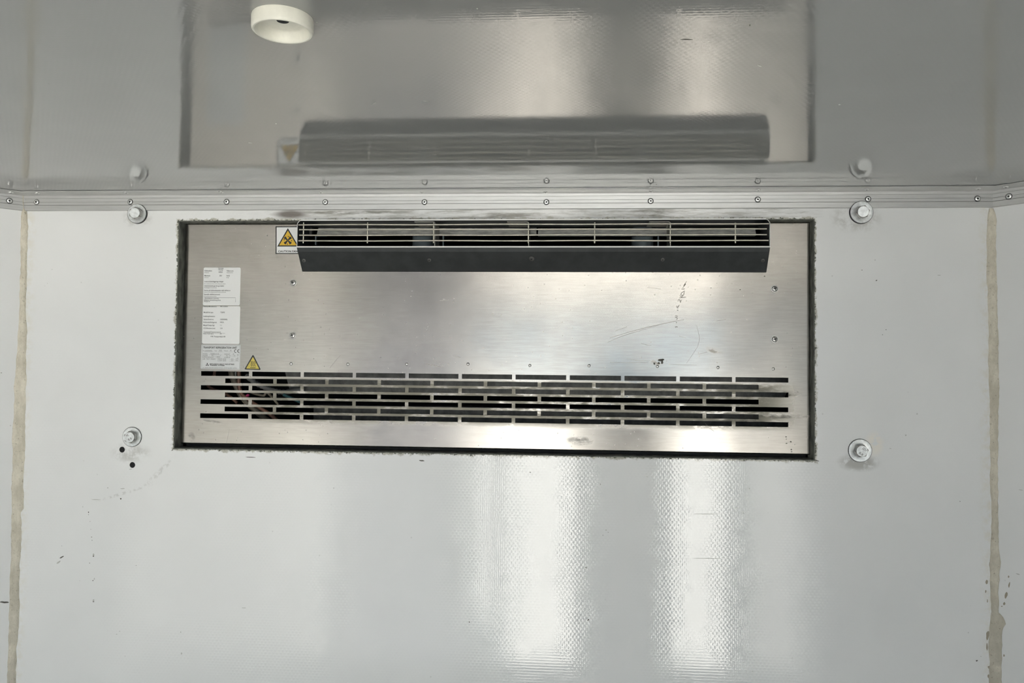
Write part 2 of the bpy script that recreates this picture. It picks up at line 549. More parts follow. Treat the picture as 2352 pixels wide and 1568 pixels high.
def ribbon(mb, pts, w, lift, mi=0, normal=Vector((0, -1, 0))):
    """thin flat solid strip following 3D points that lie on a surface"""
    pts = [Vector(p) for p in pts]
    n = len(pts)
    vs, fs = [], []
    for i, p in enumerate(pts):
        t = (pts[min(i + 1, n - 1)] - pts[max(i - 1, 0)]).normalized()
        s = t.cross(normal).normalized()
        ww = w[i] if isinstance(w, (list, tuple)) else w
        vs += [p + s * ww / 2, p + s * ww / 2 + normal * lift, p - s * ww / 2 + normal * lift, p - s * ww / 2]
    for i in range(n - 1):
        a = 4 * i
        for k in range(4):
            fs.append((a + k, a + (k + 1) % 4, a + 4 + (k + 1) % 4, a + 4 + k))
    fs += [(3, 2, 1, 0), (4 * n - 4, 4 * n - 3, 4 * n - 2, 4 * n - 1)]
    mb.add(vs, fs, mi)

# ------------------------------------------------------------------ structure
def front_wall():
    bm = bmesh.new()
    def loop(pts):
        vs = [bm.verts.new(p) for p in pts]
        return [bm.edges.new((vs[i], vs[(i + 1) % len(vs)])) for i in range(len(vs))]
    es = loop([(-WX, 0, 0), (WX, 0, 0), (WX, 0, CEIL), (-WX, 0, CEIL)])
    es += loop([(OPN[0], 0, OPN[2]), (OPN[1], 0, OPN[2]), (OPN[1], 0, OPN[3]), (OPN[0], 0, OPN[3])])
    for (u, v) in HOLES:
        c = at(u, v)
        es += loop([(c.x + HR * math.cos(2 * PI * k / 28), 0, c.z + HR * math.sin(2 * PI * k / 28)) for k in range(28)])
    bmesh.ops.triangle_fill(bm, edges=es, use_beauty=True, normal=(0, -1, 0))
    ret = bmesh.ops.extrude_face_region(bm, geom=list(bm.faces))
    vs = [g for g in ret['geom'] if isinstance(g, bmesh.types.BMVert)]
    bmesh.ops.translate(bm, verts=vs, vec=(0, 0.06, 0))
    bmesh.ops.recalc_face_normals(bm, faces=bm.faces)
    me = bpy.data.meshes.new('wall_front')
    bm.to_mesh(me)
    bm.free()
    me.materials.append(M['gel_front'])
    o = bpy.data.objects.new('wall_front', me)
    COL.objects.link(o)
    return o

HOLES = [(280.3, 1032.3), (304, 1067.5)]
HR = 0.0052
wall_front = tag(front_wall(), 'glossy white woven-textured front wall with a rectangular cut-out for the cooling unit', 'wall', kind='structure')
for (u, v) in HOLES:
    c = at(u, v)
    mb = MB()
    seg = 28
    prof = [(HR + 0.0005, 0.0004), (HR - 0.0003, 0.0004), (HR - 0.0003, 0.05), (0.0002, 0.05)]
    mb.lathe(prof, (c.x, 0, c.z), (0, 1, 0), seg)
    tag(mb.build('drill_hole', M['void'], wall_front, 40), 'empty round black drill hole')

def slab(name, x0, x1, y0, y1, z0, z1, mat, label, cat):
    mb = MB()
    mb.box(x0, x1, y0, y1, z0, z1)
    return tag(mb.build(name, mat), label, cat, kind='structure')

floor = slab('floor', -SX - 0.06, SX + 0.06, REAR_Y - 0.06, 0.06, -0.06, 0, M['floor'], 'dark non-slip floor of the box body', 'floor')
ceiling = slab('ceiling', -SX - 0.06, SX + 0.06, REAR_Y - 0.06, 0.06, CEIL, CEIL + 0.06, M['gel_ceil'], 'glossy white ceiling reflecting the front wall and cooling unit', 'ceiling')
wall_left = slab('wall_left', -SX - 0.06, -SX, REAR_Y, -CH, 0, CEIL, M['gel'], 'white side wall left of the camera', 'wall')
wall_right = slab('wall_right', SX, SX + 0.06, REAR_Y, -CH, 0, CEIL, M['gel'], 'white side wall right of the camera', 'wall')
for s, nm in ((-1, 'left'), (1, 'right')):
    mb = MB()
    mb.prism([(s * WX, 0, 0), (s * SX, -CH, 0), (s * SX, 0.06, 0), (s * WX, 0.06, 0)], (0, 0, CEIL))
    tag(mb.build('wall_corner_' + nm, M['gel']), 'slanted white corner panel at the %s end of the front wall' % nm, 'wall', kind='structure')
# rear frame with the open doorway, an added dark door for a person, and the yard with added slabs
mb = MB()
mb.box(-SX, -OPEN_X, REAR_Y - 0.06, REAR_Y, 0, CEIL)
mb.box(OPEN_X, SX, REAR_Y - 0.06, REAR_Y, 0, CEIL)
mb.box(-OPEN_X, OPEN_X, REAR_Y - 0.06, REAR_Y, 0, SILL)
mb.box(-OPEN_X, OPEN_X, REAR_Y - 0.06, REAR_Y, HEAD, CEIL)
tag(mb.build('wall_back', M['gel']), 'white rear frame of the box round the open doorway', 'wall', kind='structure')
mb = MB()
mb.box(BLOCKER[0], BLOCKER[1], REAR_Y - 0.05, REAR_Y - 0.01, SILL, BLOCKER[2])
tag(mb.build('door_1', M['door']), 'dark half-height door leaf standing in the rear doorway', 'door', kind='structure')
for k, (xa, xb, ya, top, m_) in enumerate(((-7.0, -0.616, -4.9, 2.6, 'building'), (-0.458, -0.35, -4.9, 2.6, 'building'), (5.5, 16.0, -8.0, 3.2, 'pale_building'))):
    mb = MB()
    mb.box(xa, xb, ya - 0.3, ya, -0.95, top)  # unseen slabs added outside to shape the light through the doorway
    tag(mb.build('wall_outside_%d' % (k + 1), M[m_]), ['long dark yard wall outside the doorway', 'dark post in the yard outside the doorway', 'pale sunlit building across the yard'][k], 'wall', kind='structure')
mb = MB()
mb.box(-25, 25, -40, REAR_Y - 0.1, -1.05, -0.95)
tag(mb.build('ground', M['ground']), 'pale paved yard outside the rear doorway', 'ground', kind='structure')

# dark foam lining of the cut-out
mb = MB()
t = 0.0016
x0, x1, z0, z1 = OPN
mb.box(x0, x0 + t, 0.0006, 0.06, z0, z1)
mb.box(x1 - t, x1, 0.0006, 0.06, z0, z1)
mb.box(x0 + t, x1 - t, 0.0006, 0.06, z0, z0 + t)
mb.box(x0 + t, x1 - t, 0.0006, 0.06, z1 - t, z1)
tag(mb.build('foam_edge', M['foam'], wall_front), 'dark grey foam edge lining the cut-out')

# aluminium angle trim between walls and ceiling
TH, TW = 0.003, 0.0305
def trim(name, p0, p1, inward, label, mit0=0.0, mit1=0.0):
    """L profile along p0 -> p1 (on the wall/ceiling edge); inward = direction into the room; mit = end shift per metre inward"""
    p0, p1, inw = Vector(p0), Vector(p1), Vector(inward)
    along = (p1 - p0).normalized()
    g = 0.0004                       # half width of a groove
    gd = 0.0009
    prof = [(0.0004, -TW), (TH - 0.001, -TW), (TH, -TW + 0.0008)]
    for zg in (-0.0205, -0.0148, -0.0082):
        g = 0.0004 if zg < -0.02 else 0.00022
        prof += [(TH, zg - g), (TH - gd, zg - g * 0.6), (TH - gd, zg + g * 0.6), (TH, zg + g)]
    prof += [(TH, -TH - 0.0012), (TH + 0.0004, -TH - 0.0003), (TH + 0.0014, -TH)]
    prof += [(TW - 0.001, -TH + 0.0008), (TW, -TH + 0.0016), (TW, -0.0006), (0.0004, -0.0006)]
    n = len(prof)
    mb = MB()
    vs = []
    for p, mt in ((p0, mit0), (p1, mit1)):
        for a, b in prof:
            vs.append(p + inw * a + Vector((0, 0, b)) + along * mt * a)
    fs = [(i, (i + 1) % n, n + (i + 1) % n, n + i) for i in range(n)]
    mi = []
    for i in range(n):
        in_groove = 3 <= i < 15 and (i - 3) % 4 in (0, 1, 2)
        mi.append(1 if in_groove else 0)
    o = len(mb.v)
    mb.add(vs, fs + [tuple(range(n))[::-1], tuple(range(n, 2 * n))])
    mb.m = mi + [0, 0]
    return tag(mb.build(name, [M['alu'], M['alu_dark']]), label, 'trim', kind='structure')

q = math.sqrt(0.5)
CO = Vector((0, 0, CEIL))
mt = math.tan(math.radians(22.5))
trim_1 = trim('trim_1', (-WX, 0, CEIL), (WX, 0, CEIL), (0, -1, 0), 'long grooved aluminium angle trim along the top of the front wall', mt, -mt)
trim_2 = trim('trim_2', (-SX, -CH, CEIL), (-WX, 0, CEIL), (q, -q, 0), 'short aluminium angle trim on the slanted left corner panel', mt, -mt)
trim_3 = trim('trim_3', (WX, 0, CEIL), (SX, -CH, CEIL), (-q, -q, 0), 'short aluminium angle trim on the slanted right corner panel', mt, -mt)
trim_4 = trim('trim_4', (-SX, REAR_Y, CEIL), (-SX, -CH, CEIL), (1, 0, 0), 'aluminium angle trim along the left side wall', 0, -mt)
trim_5 = trim('trim_5', (SX, -CH, CEIL), (SX, REAR_Y, CEIL), (-1, 0, 0), 'aluminium angle trim along the right side wall', mt, 0)

# pop rivets: one mesh shared by all, dark hole in the middle
def rivet_mesh():
    mb = MB()
    R0 = 0.0044
    prof = [(R0, 0.0), (R0, 0.0005), (R0 * 0.92, 0.0012), (R0 * 0.72, 0.0018), (R0 * 0.48, 0.0020), (R0 * 0.36, 0.0018)]
    mb.lathe(prof, (0, 0, 0), (0, -1, 0), 20)
    mb.lathe([(R0 * 0.36, 0.0017), (R0 * 0.34, 0.00195)], (0, 0, 0), (0, -1, 0), 12, mi=1)
    mb.lathe([(R0 * 1.18, 0.0), (R0 * 1.16, 0.0002)], (0, 0, 0), (0, -1, 0), 20, mi=1)
    return mb.mesh('rivet', [M['rivet'], M['void']], 35)
RIV = rivet_mesh()
def put_rivet(parent, loc, axis, scale=1.0, name='rivet', mesh=None):
    """axis: outward direction"""
    o = bpy.data.objects.new(name, mesh or RIV)
    COL.objects.link(o)
    o.parent = parent
    o.matrix_parent_inverse = world_matrix(parent).inverted()
    o.rotation_mode = 'QUATERNION'
    o.rotation_quaternion = Vector((0, -1, 0)).rotation_difference(Vector(axis))
    o.location = loc
    o.scale = (scale,) * 3
    return o
for (u, v) in [(84, 464), (299, 463.5), (520.5, 463.3), (747, 464), (975, 464), (1255, 464), (1494.5, 461.5), (1740.5, 458), (1994, 457), (2245, 456)]:
    p = at(u, v, -TH)
    put_rivet(trim_1, (p.x, -TH, p.z), (0, -1, 0))
for (u, v) in [(80, 441), (288, 441), (508, 440.5), (737, 441), (969, 441), (1253, 441), (1495, 438.8), (1742, 435.8), (1991, 434.5), (2247, 432.8)]:
    p = at_z(u, v, CEIL - TH + 0.0006)
    put_rivet(trim_1, (p.x, min(-0.010, max(-0.024, p.y)), CEIL - TH + 0.0008), (0, 0, -1), 0.9)
for (u, v, tr, inw, s) in ((22, 461, trim_2, Vector((q, -q, 0)), -1), (2317, 451, trim_3, Vector((-q, -q, 0)), 1)):
    p = at_plane(u, v, Vector((s * WX, 0, 0)) + inw * TH, inw)
    put_rivet(tr, p, inw)
    p2 = Vector((p.x, p.y, CEIL - TH + 0.0008)) + inw * 0.014
    put_rivet(tr, p2, (0, 0, -1), 0.9)

# sealant beads in the two vertical corners
def bead(name, rows, s, label):
    inw = Vector((-s * q, -q, 0))
    cpt = Vector((s * WX, 0, 0))
    # densify
    out = []
    for i in range(len(rows) - 1):
        (v0, a0, b0), (v1, a1, b1) = rows[i], rows[i + 1]
        k = max(2, int((v1 - v0) / 9))
        for j in range(k):
            t = j / k
            out.append((v0 + (v1 - v0) * t, a0 + (a1 - a0) * t, b0 + (b1 - b0) * t))
    out.append(rows[-1])
    def hit(u, v):
        p = at(u, v)
        if abs(p.x) <= WX:
            return p, Vector((0, -1, 0))
        return at_plane(u, v, cpt, inw), inw
    mb = MB()
    vs, fs = [], []
    NS = 7
    wa = wb = 0.0
    for i, (v, a, b) in enumerate(out):
        wa = 0.6 * wa + random.uniform(-1.3, 1.3)
        wb = 0.6 * wb + random.uniform(-1.3, 1.3)
        a2, b2 = a + wa, b + wb
        pa, na = hit(a2, v)
        pb, nb = hit(b2, v)
        z = (pa.z + pb.z) / 2
        pa.z = pb.z = z
        nm = Vector((-s * 0.38, -0.92, 0)).normalized()
        base = []
        for k in range(NS):
            t = k / (NS - 1)
            uu = a2 + (b2 - a2) * t
            pp, nn = hit(uu, v)
            pp.z = z
            hgt = 0.0042 * math.sin(PI * t) ** 0.6 * (0.85 + 0.3 * random.random()) + 0.0001
            base.append(pp + nm * hgt)
        vs += base
        back = Vector((s * 0.01, 0.012, 0))
        vs += [pb + back, pa + back]
    W = NS + 2
    for i in range(len(out) - 1):
        for k in range(W):
            a, b = i * W + k, i * W + (k + 1) % W
            fs.append((a, b, b + W, a + W))
    fs.append(tuple(range(W)))
    fs.append(tuple(range((len(out) - 1) * W, len(out) * W))[::-1])
    mb.add(vs, fs)
    return tag(mb.build(name, M['sealant'], None, 50), label, 'sealant')
bead('sealant_bead', [(447, 53, 57.5), (478, 53, 58), (486, 49, 63), (520, 48, 64), (600, 47, 62), (700, 44, 61), (790, 40, 61), (880, 33, 60), (960, 31, 58), (1040, 28, 57),
                      (1100, 26, 55), (1168, 26, 55), (1176, 26, 49), (1230, 26, 49), (1300, 25, 46), (1350, 21, 45.5), (1400, 22, 46), (1440, 21, 42), (1500, 19, 37), (1568, 16, 36), (1640, 14, 35), (2000, 6, 26), (2400, -4, 16), (2880, -14, 6)],
     -1, 'yellowed sealant bead running down the left corner of the front wall')
bead('sealant_bead', [(479, 2271, 2283), (500, 2268, 2288), (560, 2267, 2289), (640, 2268, 2290), (720, 2270, 2292), (800, 2270, 2293), (900, 2273, 2294), (1000, 2273, 2293), (1100, 2274, 2292),
                      (1180, 2276, 2293), (1250, 2276, 2294), (1290, 2273, 2297), (1310, 2275, 2296), (1360, 2275, 2294), (1405, 2277, 2295), (1415, 2276, 2306), (1430, 2275, 2311), (1446, 2272, 2302), (1480, 2270, 2302), (1520, 2273, 2301), (1568, 2271, 2301), (1640, 2272, 2300), (2000, 2276, 2300), (2400, 2281, 2304), (2895, 2286, 2308)],
     1, 'patchy tan sealant bead running down the right corner of the front wall')

# ------------------------------------------------------------------ mounting bolts
def bolt(u, v, head_off, rot, label, marks, d=0.0362):
    c = at(u, v)
    c.y = 0
    e = empty('hex_bolt', c)
    tag(e, label, 'bolt', 'mounting bolts around the cooling unit')
    above = c.z > CAM.z + 0.2
    y0 = TH if above else 0.0002           # the upper washers bridge the trim's lower edge
    mb = MB()
    R = d / 2
    mb.lathe([(R, 0.0003), (R, y0 + 0.0012), (R - 0.0005, y0 + 0.0021), (0.0085, y0 + 0.0023), (0.0075, y0 + 0.0017), (0.001, y0 + 0.0017)], c, (0, -1, 0), 40)
    mb.build('washer', M['zinc'], e, 35)
    mb = MB()
    mb.lathe([(R + 0.0006, 0.0003), (R + 0.0006, y0 + 0.0007)], c, (0, -1, 0), 40)
    mb.build('washer_rim', M['black'], e, 35)
    hx, hz = head_off
    ax = Vector((hx, -0.0115, hz))
    ax.normalize()
    s0 = c + Vector((0, -(y0 + 0.0018), 0))
    AF = 0.0192
    rc = AF / math.sqrt(3)
    mb = MB()
    hh = 0.0078
    vs = []
    mb.lathe([(AF * 0.50, 0), (AF * 0.50, 0.0008)], s0, ax, 24, mi=1)
    mb.lathe([(rc, 0.0007), (rc, hh - 0.0014)], s0, ax, 6, mi=1, phase=rot)
    mb.lathe([(rc * 0.985, hh - 0.0015), (AF * 0.49, hh)], s0, ax, 6, mi=1, phase=rot)
    mb.lathe([(AF * 0.475, hh - 0.0006), (AF * 0.46, hh + 0.0003)], s0, ax, 28, mi=0)
    h = mb.build('bolt_head', [M['zinc'], M['zinc_side']], e, 30)
    if marks:
        top = s0 + ax * (hh + 0.0003)
        mb = MB()
        k = FPX / 1.325
        for (s, du, dv, w, a) in marks:
            # find the pixel of the spot on the head
            uu, vv = u + hx * k + (u - 1299) * 0.0074 + du, v - hz * k + (v - 837) * 0.0074 + dv
            text_geo(mb, s, uu, vv, w, 5.0, top.y, 0.01, 0.0002, 0, a)
        mb.build('head_marking', M['ink_grey'], h, None, False)
    return e
bolt(317.2, 491.4, (0.0010, -0.0004), 0.45, 'hex bolt with grey washer at the upper left, overlapping the ceiling trim', None, 0.0345)
bolt(1977, 488.3, (-0.0006, -0.0008), 0.2, 'hex bolt with pale washer at the upper right, overlapping the ceiling trim', None, 0.0372)
bolt(303.8, 1002.9, (0.0002, 0.0), 0.7, 'hex bolt with washer at the lower left, just above two drill holes', [('HC', -7, -1.5, 8, 0.35), ('8.8', -1, 8, 9, 0.5)], 0.0345)
bolt(1975, 1034.2, (0.0, 0.0), 0.15, 'hex bolt with bright washer at the lower right, in a flaking dirty patch', [('JZH', 0, -6, 10, -0.7), ('8.8', -8, 5, 10, -0.65)], 0.0378)

# ------------------------------------------------------------------ refrigeration unit
unit = empty('refrigeration_unit', ((PAN[0] + PAN[1]) / 2, PY, PAN[2]))
tag(unit, 'stainless steel transport refrigeration unit with slotted intake set into the front wall', 'cooling unit')

# cover panel with intake slots
HL, HR_, HB = at(694.8, 590, PY).x, at(1759.8, 590, PY).x, at(1220, 624.5, PY).z     # notch for the hood
SL = (at(461, 905, PY).x, at(1810.7, 920, PY).x)
ZT = (at(462, 852.3, PY).z + at(1810, 866.7, PY).z) / 2
ZB = (at(460, 959.5, PY).z + at(1811, 980.8, PY).z) / 2
SH = 0.0084
RP = (ZT - ZB - SH) / 6
PT = (SL[1] - SL[0] + 0.0061) / 11
slots = []
for r in range(7):
    zt = ZT - r * RP
    row = []
    if r % 2 == 0:
        for k in range(11):
            row.append((SL[0] + k * PT, SL[0] + (k + 1) * PT - 0.0061))
    else:
        for k in range(10):
            row.append((SL[0] + (k + 0.475) * PT, SL[0] + (k + 1.475) * PT - 0.0061))
    slots.append((zt, zt - SH, row))
mb = MB()
x0, x1, z0, z1 = PAN
BV = 0.0018
xi0, xi1, zi0, zi1 = x0 + BV, x1 - BV, z0 + BV, z1 - BV
TK = 0.0015
def rect(xa, xb, zb_, zt_, y=PY):
    mb.quad((xa, y, zb_), (xb, y, zb_), (xb, y, zt_), (xa, y, zt_))
def panel_faces(y):
    rect(xi0, HL, HB, zi1, y)
    rect(HR_, xi1, HB, zi1, y)
    rect(xi0, xi1, slots[0][0], HB, y)
    for i, (zt, zb, row) in enumerate(slots):
        xs = xi0
        for a, b in row:
            rect(xs, a, zb, zt, y)
            xs = b
        rect(xs, xi1, zb, zt, y)
        nz = slots[i + 1][0] if i < 6 else zi0
        rect(xi0, xi1, nz, zb, y)
panel_faces(PY)
panel_faces(PY + TK)
for zt, zb, row in slots:
    for a, b in row:
        mb.quad((a, PY, zb), (b, PY, zb), (b, PY + TK, zb), (a, PY + TK, zb))
        mb.quad((a, PY, zt), (a, PY + TK, zt), (b, PY + TK, zt), (b, PY, zt))
        mb.quad((a, PY, zb), (a, PY + TK, zb), (a, PY + TK, zt), (a, PY, zt))
        mb.quad((b, PY, zb), (b, PY, zt), (b, PY + TK, zt), (b, PY + TK, zb))
BK = PY + 0.014
def edge(pi, po):
    (ax_, az), (bx, bz) = pi
    (cx_, cz), (dx_, dz) = po
    mb.quad((ax_, PY, az), (bx, PY, bz), (dx_, PY + BV, dz), (cx_, PY + BV, cz))
    mb.quad((cx_, PY + BV, cz), (dx_, PY + BV, dz), (dx_, BK, dz), (cx_, BK, cz))
edge(((xi0, zi0), (xi1, zi0)), ((x0, z0), (x1, z0)))
edge(((xi1, zi0), (xi1, zi1)), ((x1, z0), (x1, z1)))
edge(((xi0, zi1), (xi0, zi0)), ((x0, z1), (x0, z0)))
edge(((HL, zi1), (xi0, zi1)), ((HL, z1), (x0, z1)))
edge(((xi1, zi1), (HR_, zi1)), ((x1, z1), (HR_, z1)))
mb.quad((HL, PY, HB), (HR_, PY, HB), (HR_, PY + TK, HB), (HL, PY + TK, HB))
me_ = mb.build('cover_panel', M['panel'], unit, None, False)
# face the front towards the room
bm = bmesh.new(); bm.from_mesh(me_.data)
for f in bm.faces:
    c = f.calc_center_median()
    f.normal_update()
    if abs(f.normal.y) > 0.9 and ((c.y < PY + TK / 2) == (f.normal.y > 0)):
        f.normal_flip()
bm.to_mesh(me_.data); bm.free()
uv_vertical(me_)
tag(me_, 'scratched brushed stainless cover with seven rows of intake slots')

# black rubber strip round the cover, behind its edge
mb = MB()
g0, g1 = PY + 0.010, PY + 0.030
ox0, ox1, oz0, oz1 = OPN[0] + 0.002, OPN[1] - 0.002, OPN[2] + 0.002, OPN[3] - 0.002
mb.box(ox0, x0 + 0.004, g0 + 0.004, g1, oz0, oz1)
mb.box(x1 - 0.004, ox1, g0 + 0.004, g1, oz0, oz1)
mb.box(ox0, ox1, g0 + 0.004, g1, oz0, z0 + 0.004)
mb.box(ox0, HL, g0 + 0.004, g1, z1 - 0.004, oz1)
mb.box(HR_, ox1, g0 + 0.004, g1, z1 - 0.004, oz1)
mb.build('rubber_seal', M['black'], unit)

# housing behind the cover
mb = MB()
hx0, hx1, hz0, hz1, hy0, hy1 = OPN[0] - 0.002, OPN[1] + 0.002, OPN[2] - 0.002, OPN[3] + 0.002, 0.0615, 0.30
w = 0.004
mb.box(hx0 - w, hx0, hy0, hy1, hz0, hz1)
mb.box(hx1, hx1 + w, hy0, hy1, hz0, hz1)
mb.box(hx0 - w, hx1 + w, hy0, hy1, hz0 - w, hz0)
mb.box(hx0 - w, hx1 + w, hy0, hy1, hz1, hz1 + w)
mb.box(hx0 - w, hx1 + w, hy1, hy1 + w, hz0 - w, hz1 + w)
mb.build('housing', M['void'], unit)

# outlet hood
YH = PY - 0.029
zlip = at(1220, 567, YH).z
ztop = (at(700, 506.5, YH).z + at(1762, 500.5, YH).z) / 2
xl, xr = at(681.5, 560, YH).x, at(1769, 560, YH).x
YF = YH + 0.0045
zf = zlip - 0.0075
zbot = at(1220, 624, PY - 0.0008).z
xbl, xbr = at(694.5, 624, PY).x, at(1760, 624, PY).x
mb = MB()
T = 0.0013
# slanted underside in two folds (solid sheet)
def sheet(p, up):
    """p: 4 corner points, thickness along up"""
    mb.prism([Vector(a) for a in p], Vector(up) * T)
sheet([(xl, YH + 0.0004, zlip), (xr, YH + 0.0004, zlip), (xr - 0.001, YF, zf), (xl + 0.001, YF, zf)], (0, 1, 0.3))
sheet([(xl + 0.001, YF, zf), (xr - 0.001, YF, zf), (xbr, PY - 0.0004, zbot), (xbl, PY - 0.0004, zbot)], (0, 0.8, 0.6))
# top sheet and sides with rounded upper corners
rr = 0.009
top0 = 0.052
mb.box(xl + rr, xr - rr, YH, top0, ztop - T, ztop)
for s, xe, xb in ((1, xl, xbl), (-1, xr, xbr)):
    mb.prism([(xe, YH, zlip), (xe, YH, ztop - rr), (xe, top0, ztop - rr), (xe, top0, zlip), (xb, PY - 0.0004, zbot), (xe + s * 0.001, YF, zf)], (s * T, 0, 0))
    n = 6
    pr = []
    for k in range(n + 1):
        a = PI / 2 * k / n
        pr.append((xe + s * rr - s * rr * math.cos(a), ztop - rr + rr * math.sin(a)))
    for k in range(n, -1, -1):
        a = PI / 2 * k / n
        pr.append((xe + s * rr - s * (rr - T) * math.cos(a), ztop - rr + (rr - T) * math.sin(a)))
    mb.prism([(px_, YH, pz_) for px_, pz_ in pr], (0, top0 - YH, 0))
hood = mb.build('outlet_hood', M['hood'], unit)
tag(hood, 'dark sloping air outlet hood at the top of the unit')
# front edge of the hood, its catch-light put into the pale colour
mb = MB()
mb.box(xl - 0.0004, xr + 0.0004, YH - 0.0006, YH + 0.0006, zlip - 0.0008, zlip + 0.0013)
mb.box(xl + rr * 0.8, xr - rr * 0.8, YH - 0.0006, YH, ztop - T - 0.0002, ztop + 0.0006)
for s, xe in ((1, xl), (-1, xr)):
    mb.box(min(xe, xe + s * 0.0009), max(xe, xe + s * 0.0009), YH - 0.0004, YH, zlip, ztop - rr)
    path = [(xe + s * rr - s * (rr - 0.0005) * math.cos(PI / 2 * k / 6), YH - 0.0002, ztop - rr + (rr - 0.0005) * math.sin(PI / 2 * k / 6)) for k in range(7)]
    mb.tube(path, 0.0005, 5)
mb.build('hood_edge', M['hood_edge'], hood)
# rivets in the hood's underside
nrm = Vector((0, -(zf - zbot), -(PY - YF))).normalized()
def hood_mesh():
    b = MB()
    b.lathe([(0.0036, -0.0004), (0.0036, 0.0006), (0.0026, 0.0013), (0.0010, 0.0014)], (0, 0, 0), (0, -1, 0), 14)
    b.lathe([(0.0012, 0.0013), (0.0010, 0.0016)], (0, 0, 0), (0, -1, 0), 8, mi=1)
    return b.mesh('hood_rivet', [M['coil'], M['void']], 35)
HRV = hood_mesh()
for (u, v) in [(698, 598), (986, 597), (1221, 594), (1522, 596), (1752, 598)]:
    p = at_plane(u, v, Vector((0, YF, zf)), nrm)
    o = put_rivet(hood, p, nrm, 1.25 if u == 1221 else 0.9, 'hood_rivet', HRV)

# wire grille in the outlet
YW = YH + 0.0035
WR = 0.0014
for (vl, vr, ul, ur) in ((514.3, 515.4, 682.5, 1767), (525.8, 527.2, 687.5, 1761), (538.6, 540.4, 687.5, 1761), (551.3, 553.9, 682.5, 1767)):
    a, b = at(760, vl, YW), at(1700, vr, YW)
    z = (a.z + b.z) / 2
    xa, xb = at(ul, vl, YW).x, at(ur, vr, YW).x
    mb = MB()
    n = 24
    ph = random.random() * 6
    path = [(xa + (xb - xa) * k / n, YW, z + 0.0003 * math.sin(ph + k * 0.8)) for k in range(n + 1)]
    mb.tube(path, WR, 8)
    mb.build('grille_wire', M['wire'], unit, 50)
for u in (697.5, 844.5, 996.5, 1214, 1366, 1539.5, 1689):
    mb = MB()
    a, b = at(u, 511, YW + 0.0026), at(u, 558.5, YW + 0.0026)
    mb.tube([(a.x, YW + 0.0026, a.z), (a.x, YW + 0.0026, b.z + 0.0008), (a.x, YW + 0.0026, b.z)], [WR, WR, WR * 0.7], 8)
    mb.build('grille_wire', M['wire'], unit, 50)
# bent divider plates behind the grille
for (u, ul) in ((1000, 952), (1215.5, 1165), (1541, 1491)):
    Yd = YW + 0.006
    a = at(u, 508.5, Yd)
    zb_ = at(u, 564.5, Yd).z
    xl_ = at(ul, 508.5, Yd).x
    mb = MB()
    r = 0.004
    tk = 0.0012
    pr = [(xl_, a.z), (a.x - r, a.z)] + [(a.x - r + r * math.sin(PI / 2 * k / 4), a.z - r + r * math.cos(PI / 2 * k / 4)) for k in range(1, 5)] + [(a.x, zb_)]
    inn = [(a.x - tk, zb_)] + [(a.x - r + (r - tk) * math.cos(PI / 2 * k / 4), a.z - r + (r - tk) * math.sin(PI / 2 * k / 4)) for k in range(0, 5)] + [(xl_, a.z - tk)]
    mb.prism([(p, Yd, z) for p, z in pr + inn], (0, 0.045, 0))
    mb.build('divider_plate', M['divider'], unit)
# inner casing seen behind the grille
Yi = 0.05
for (ua, ub, va, vb) in ((730, 1003, 523.5, 541), (1006, 1232, 523.5, 541), (1236, 1735, 524, 542)):
    a, b = at(ua, va, Yi), at(ub, vb, Yi)
    mb = MB()
    zt, zb_ = a.z + 0.0005, at(ua, vb, Yi).z
    mb.prism([(a.x, Yi - 0.006, zb_ + 0.001), (a.x, Yi - 0.004, zb_ - 0.0006), (a.x, Yi + 0.006, zb_), (a.x, Yi + 0.006, zt), (a.x, Yi + 0.003, zt)], (b.x - a.x, 0, 0))
    mb.build('inner_casing', M['inner'], unit)
mb = MB()
a = at(705, 520, Yi)
mb.box(a.x - 0.012, at(716, 520, Yi).x, Yi, Yi + 0.01, at(705, 541, Yi).z, at(705, 520, Yi).z)
mb.build('inner_casing', M['coil'], unit)
for u in (972, 1475):
    c = at(u, 556, 0.085)
    mb = MB()
    mb.lathe([(0.020, -0.05), (0.020, 0.020), (0.017, 0.026), (0.008, 0.028)], (c.x, 0.085, c.z), (0, 0, 1), 24)
    mb.build('fan_motor', M['motor'], unit, 40)
for u, v0, v1 in ((725, 541, 562), (1018, 534, 565), (1512, 541, 565), (1753, 520, 562)):
    a, b = at(u, v0, 0.05), at(u, v1, 0.05)
    mb = MB()
    mb.box(a.x - 0.0011, a.x + 0.0011, 0.05, 0.056, b.z, a.z)
    if u == 725:
        mb.box(a.x, a.x + 0.019, 0.05, 0.056, a.z - 0.0012, a.z)
    mb.build('bracket', M['motor'], unit)

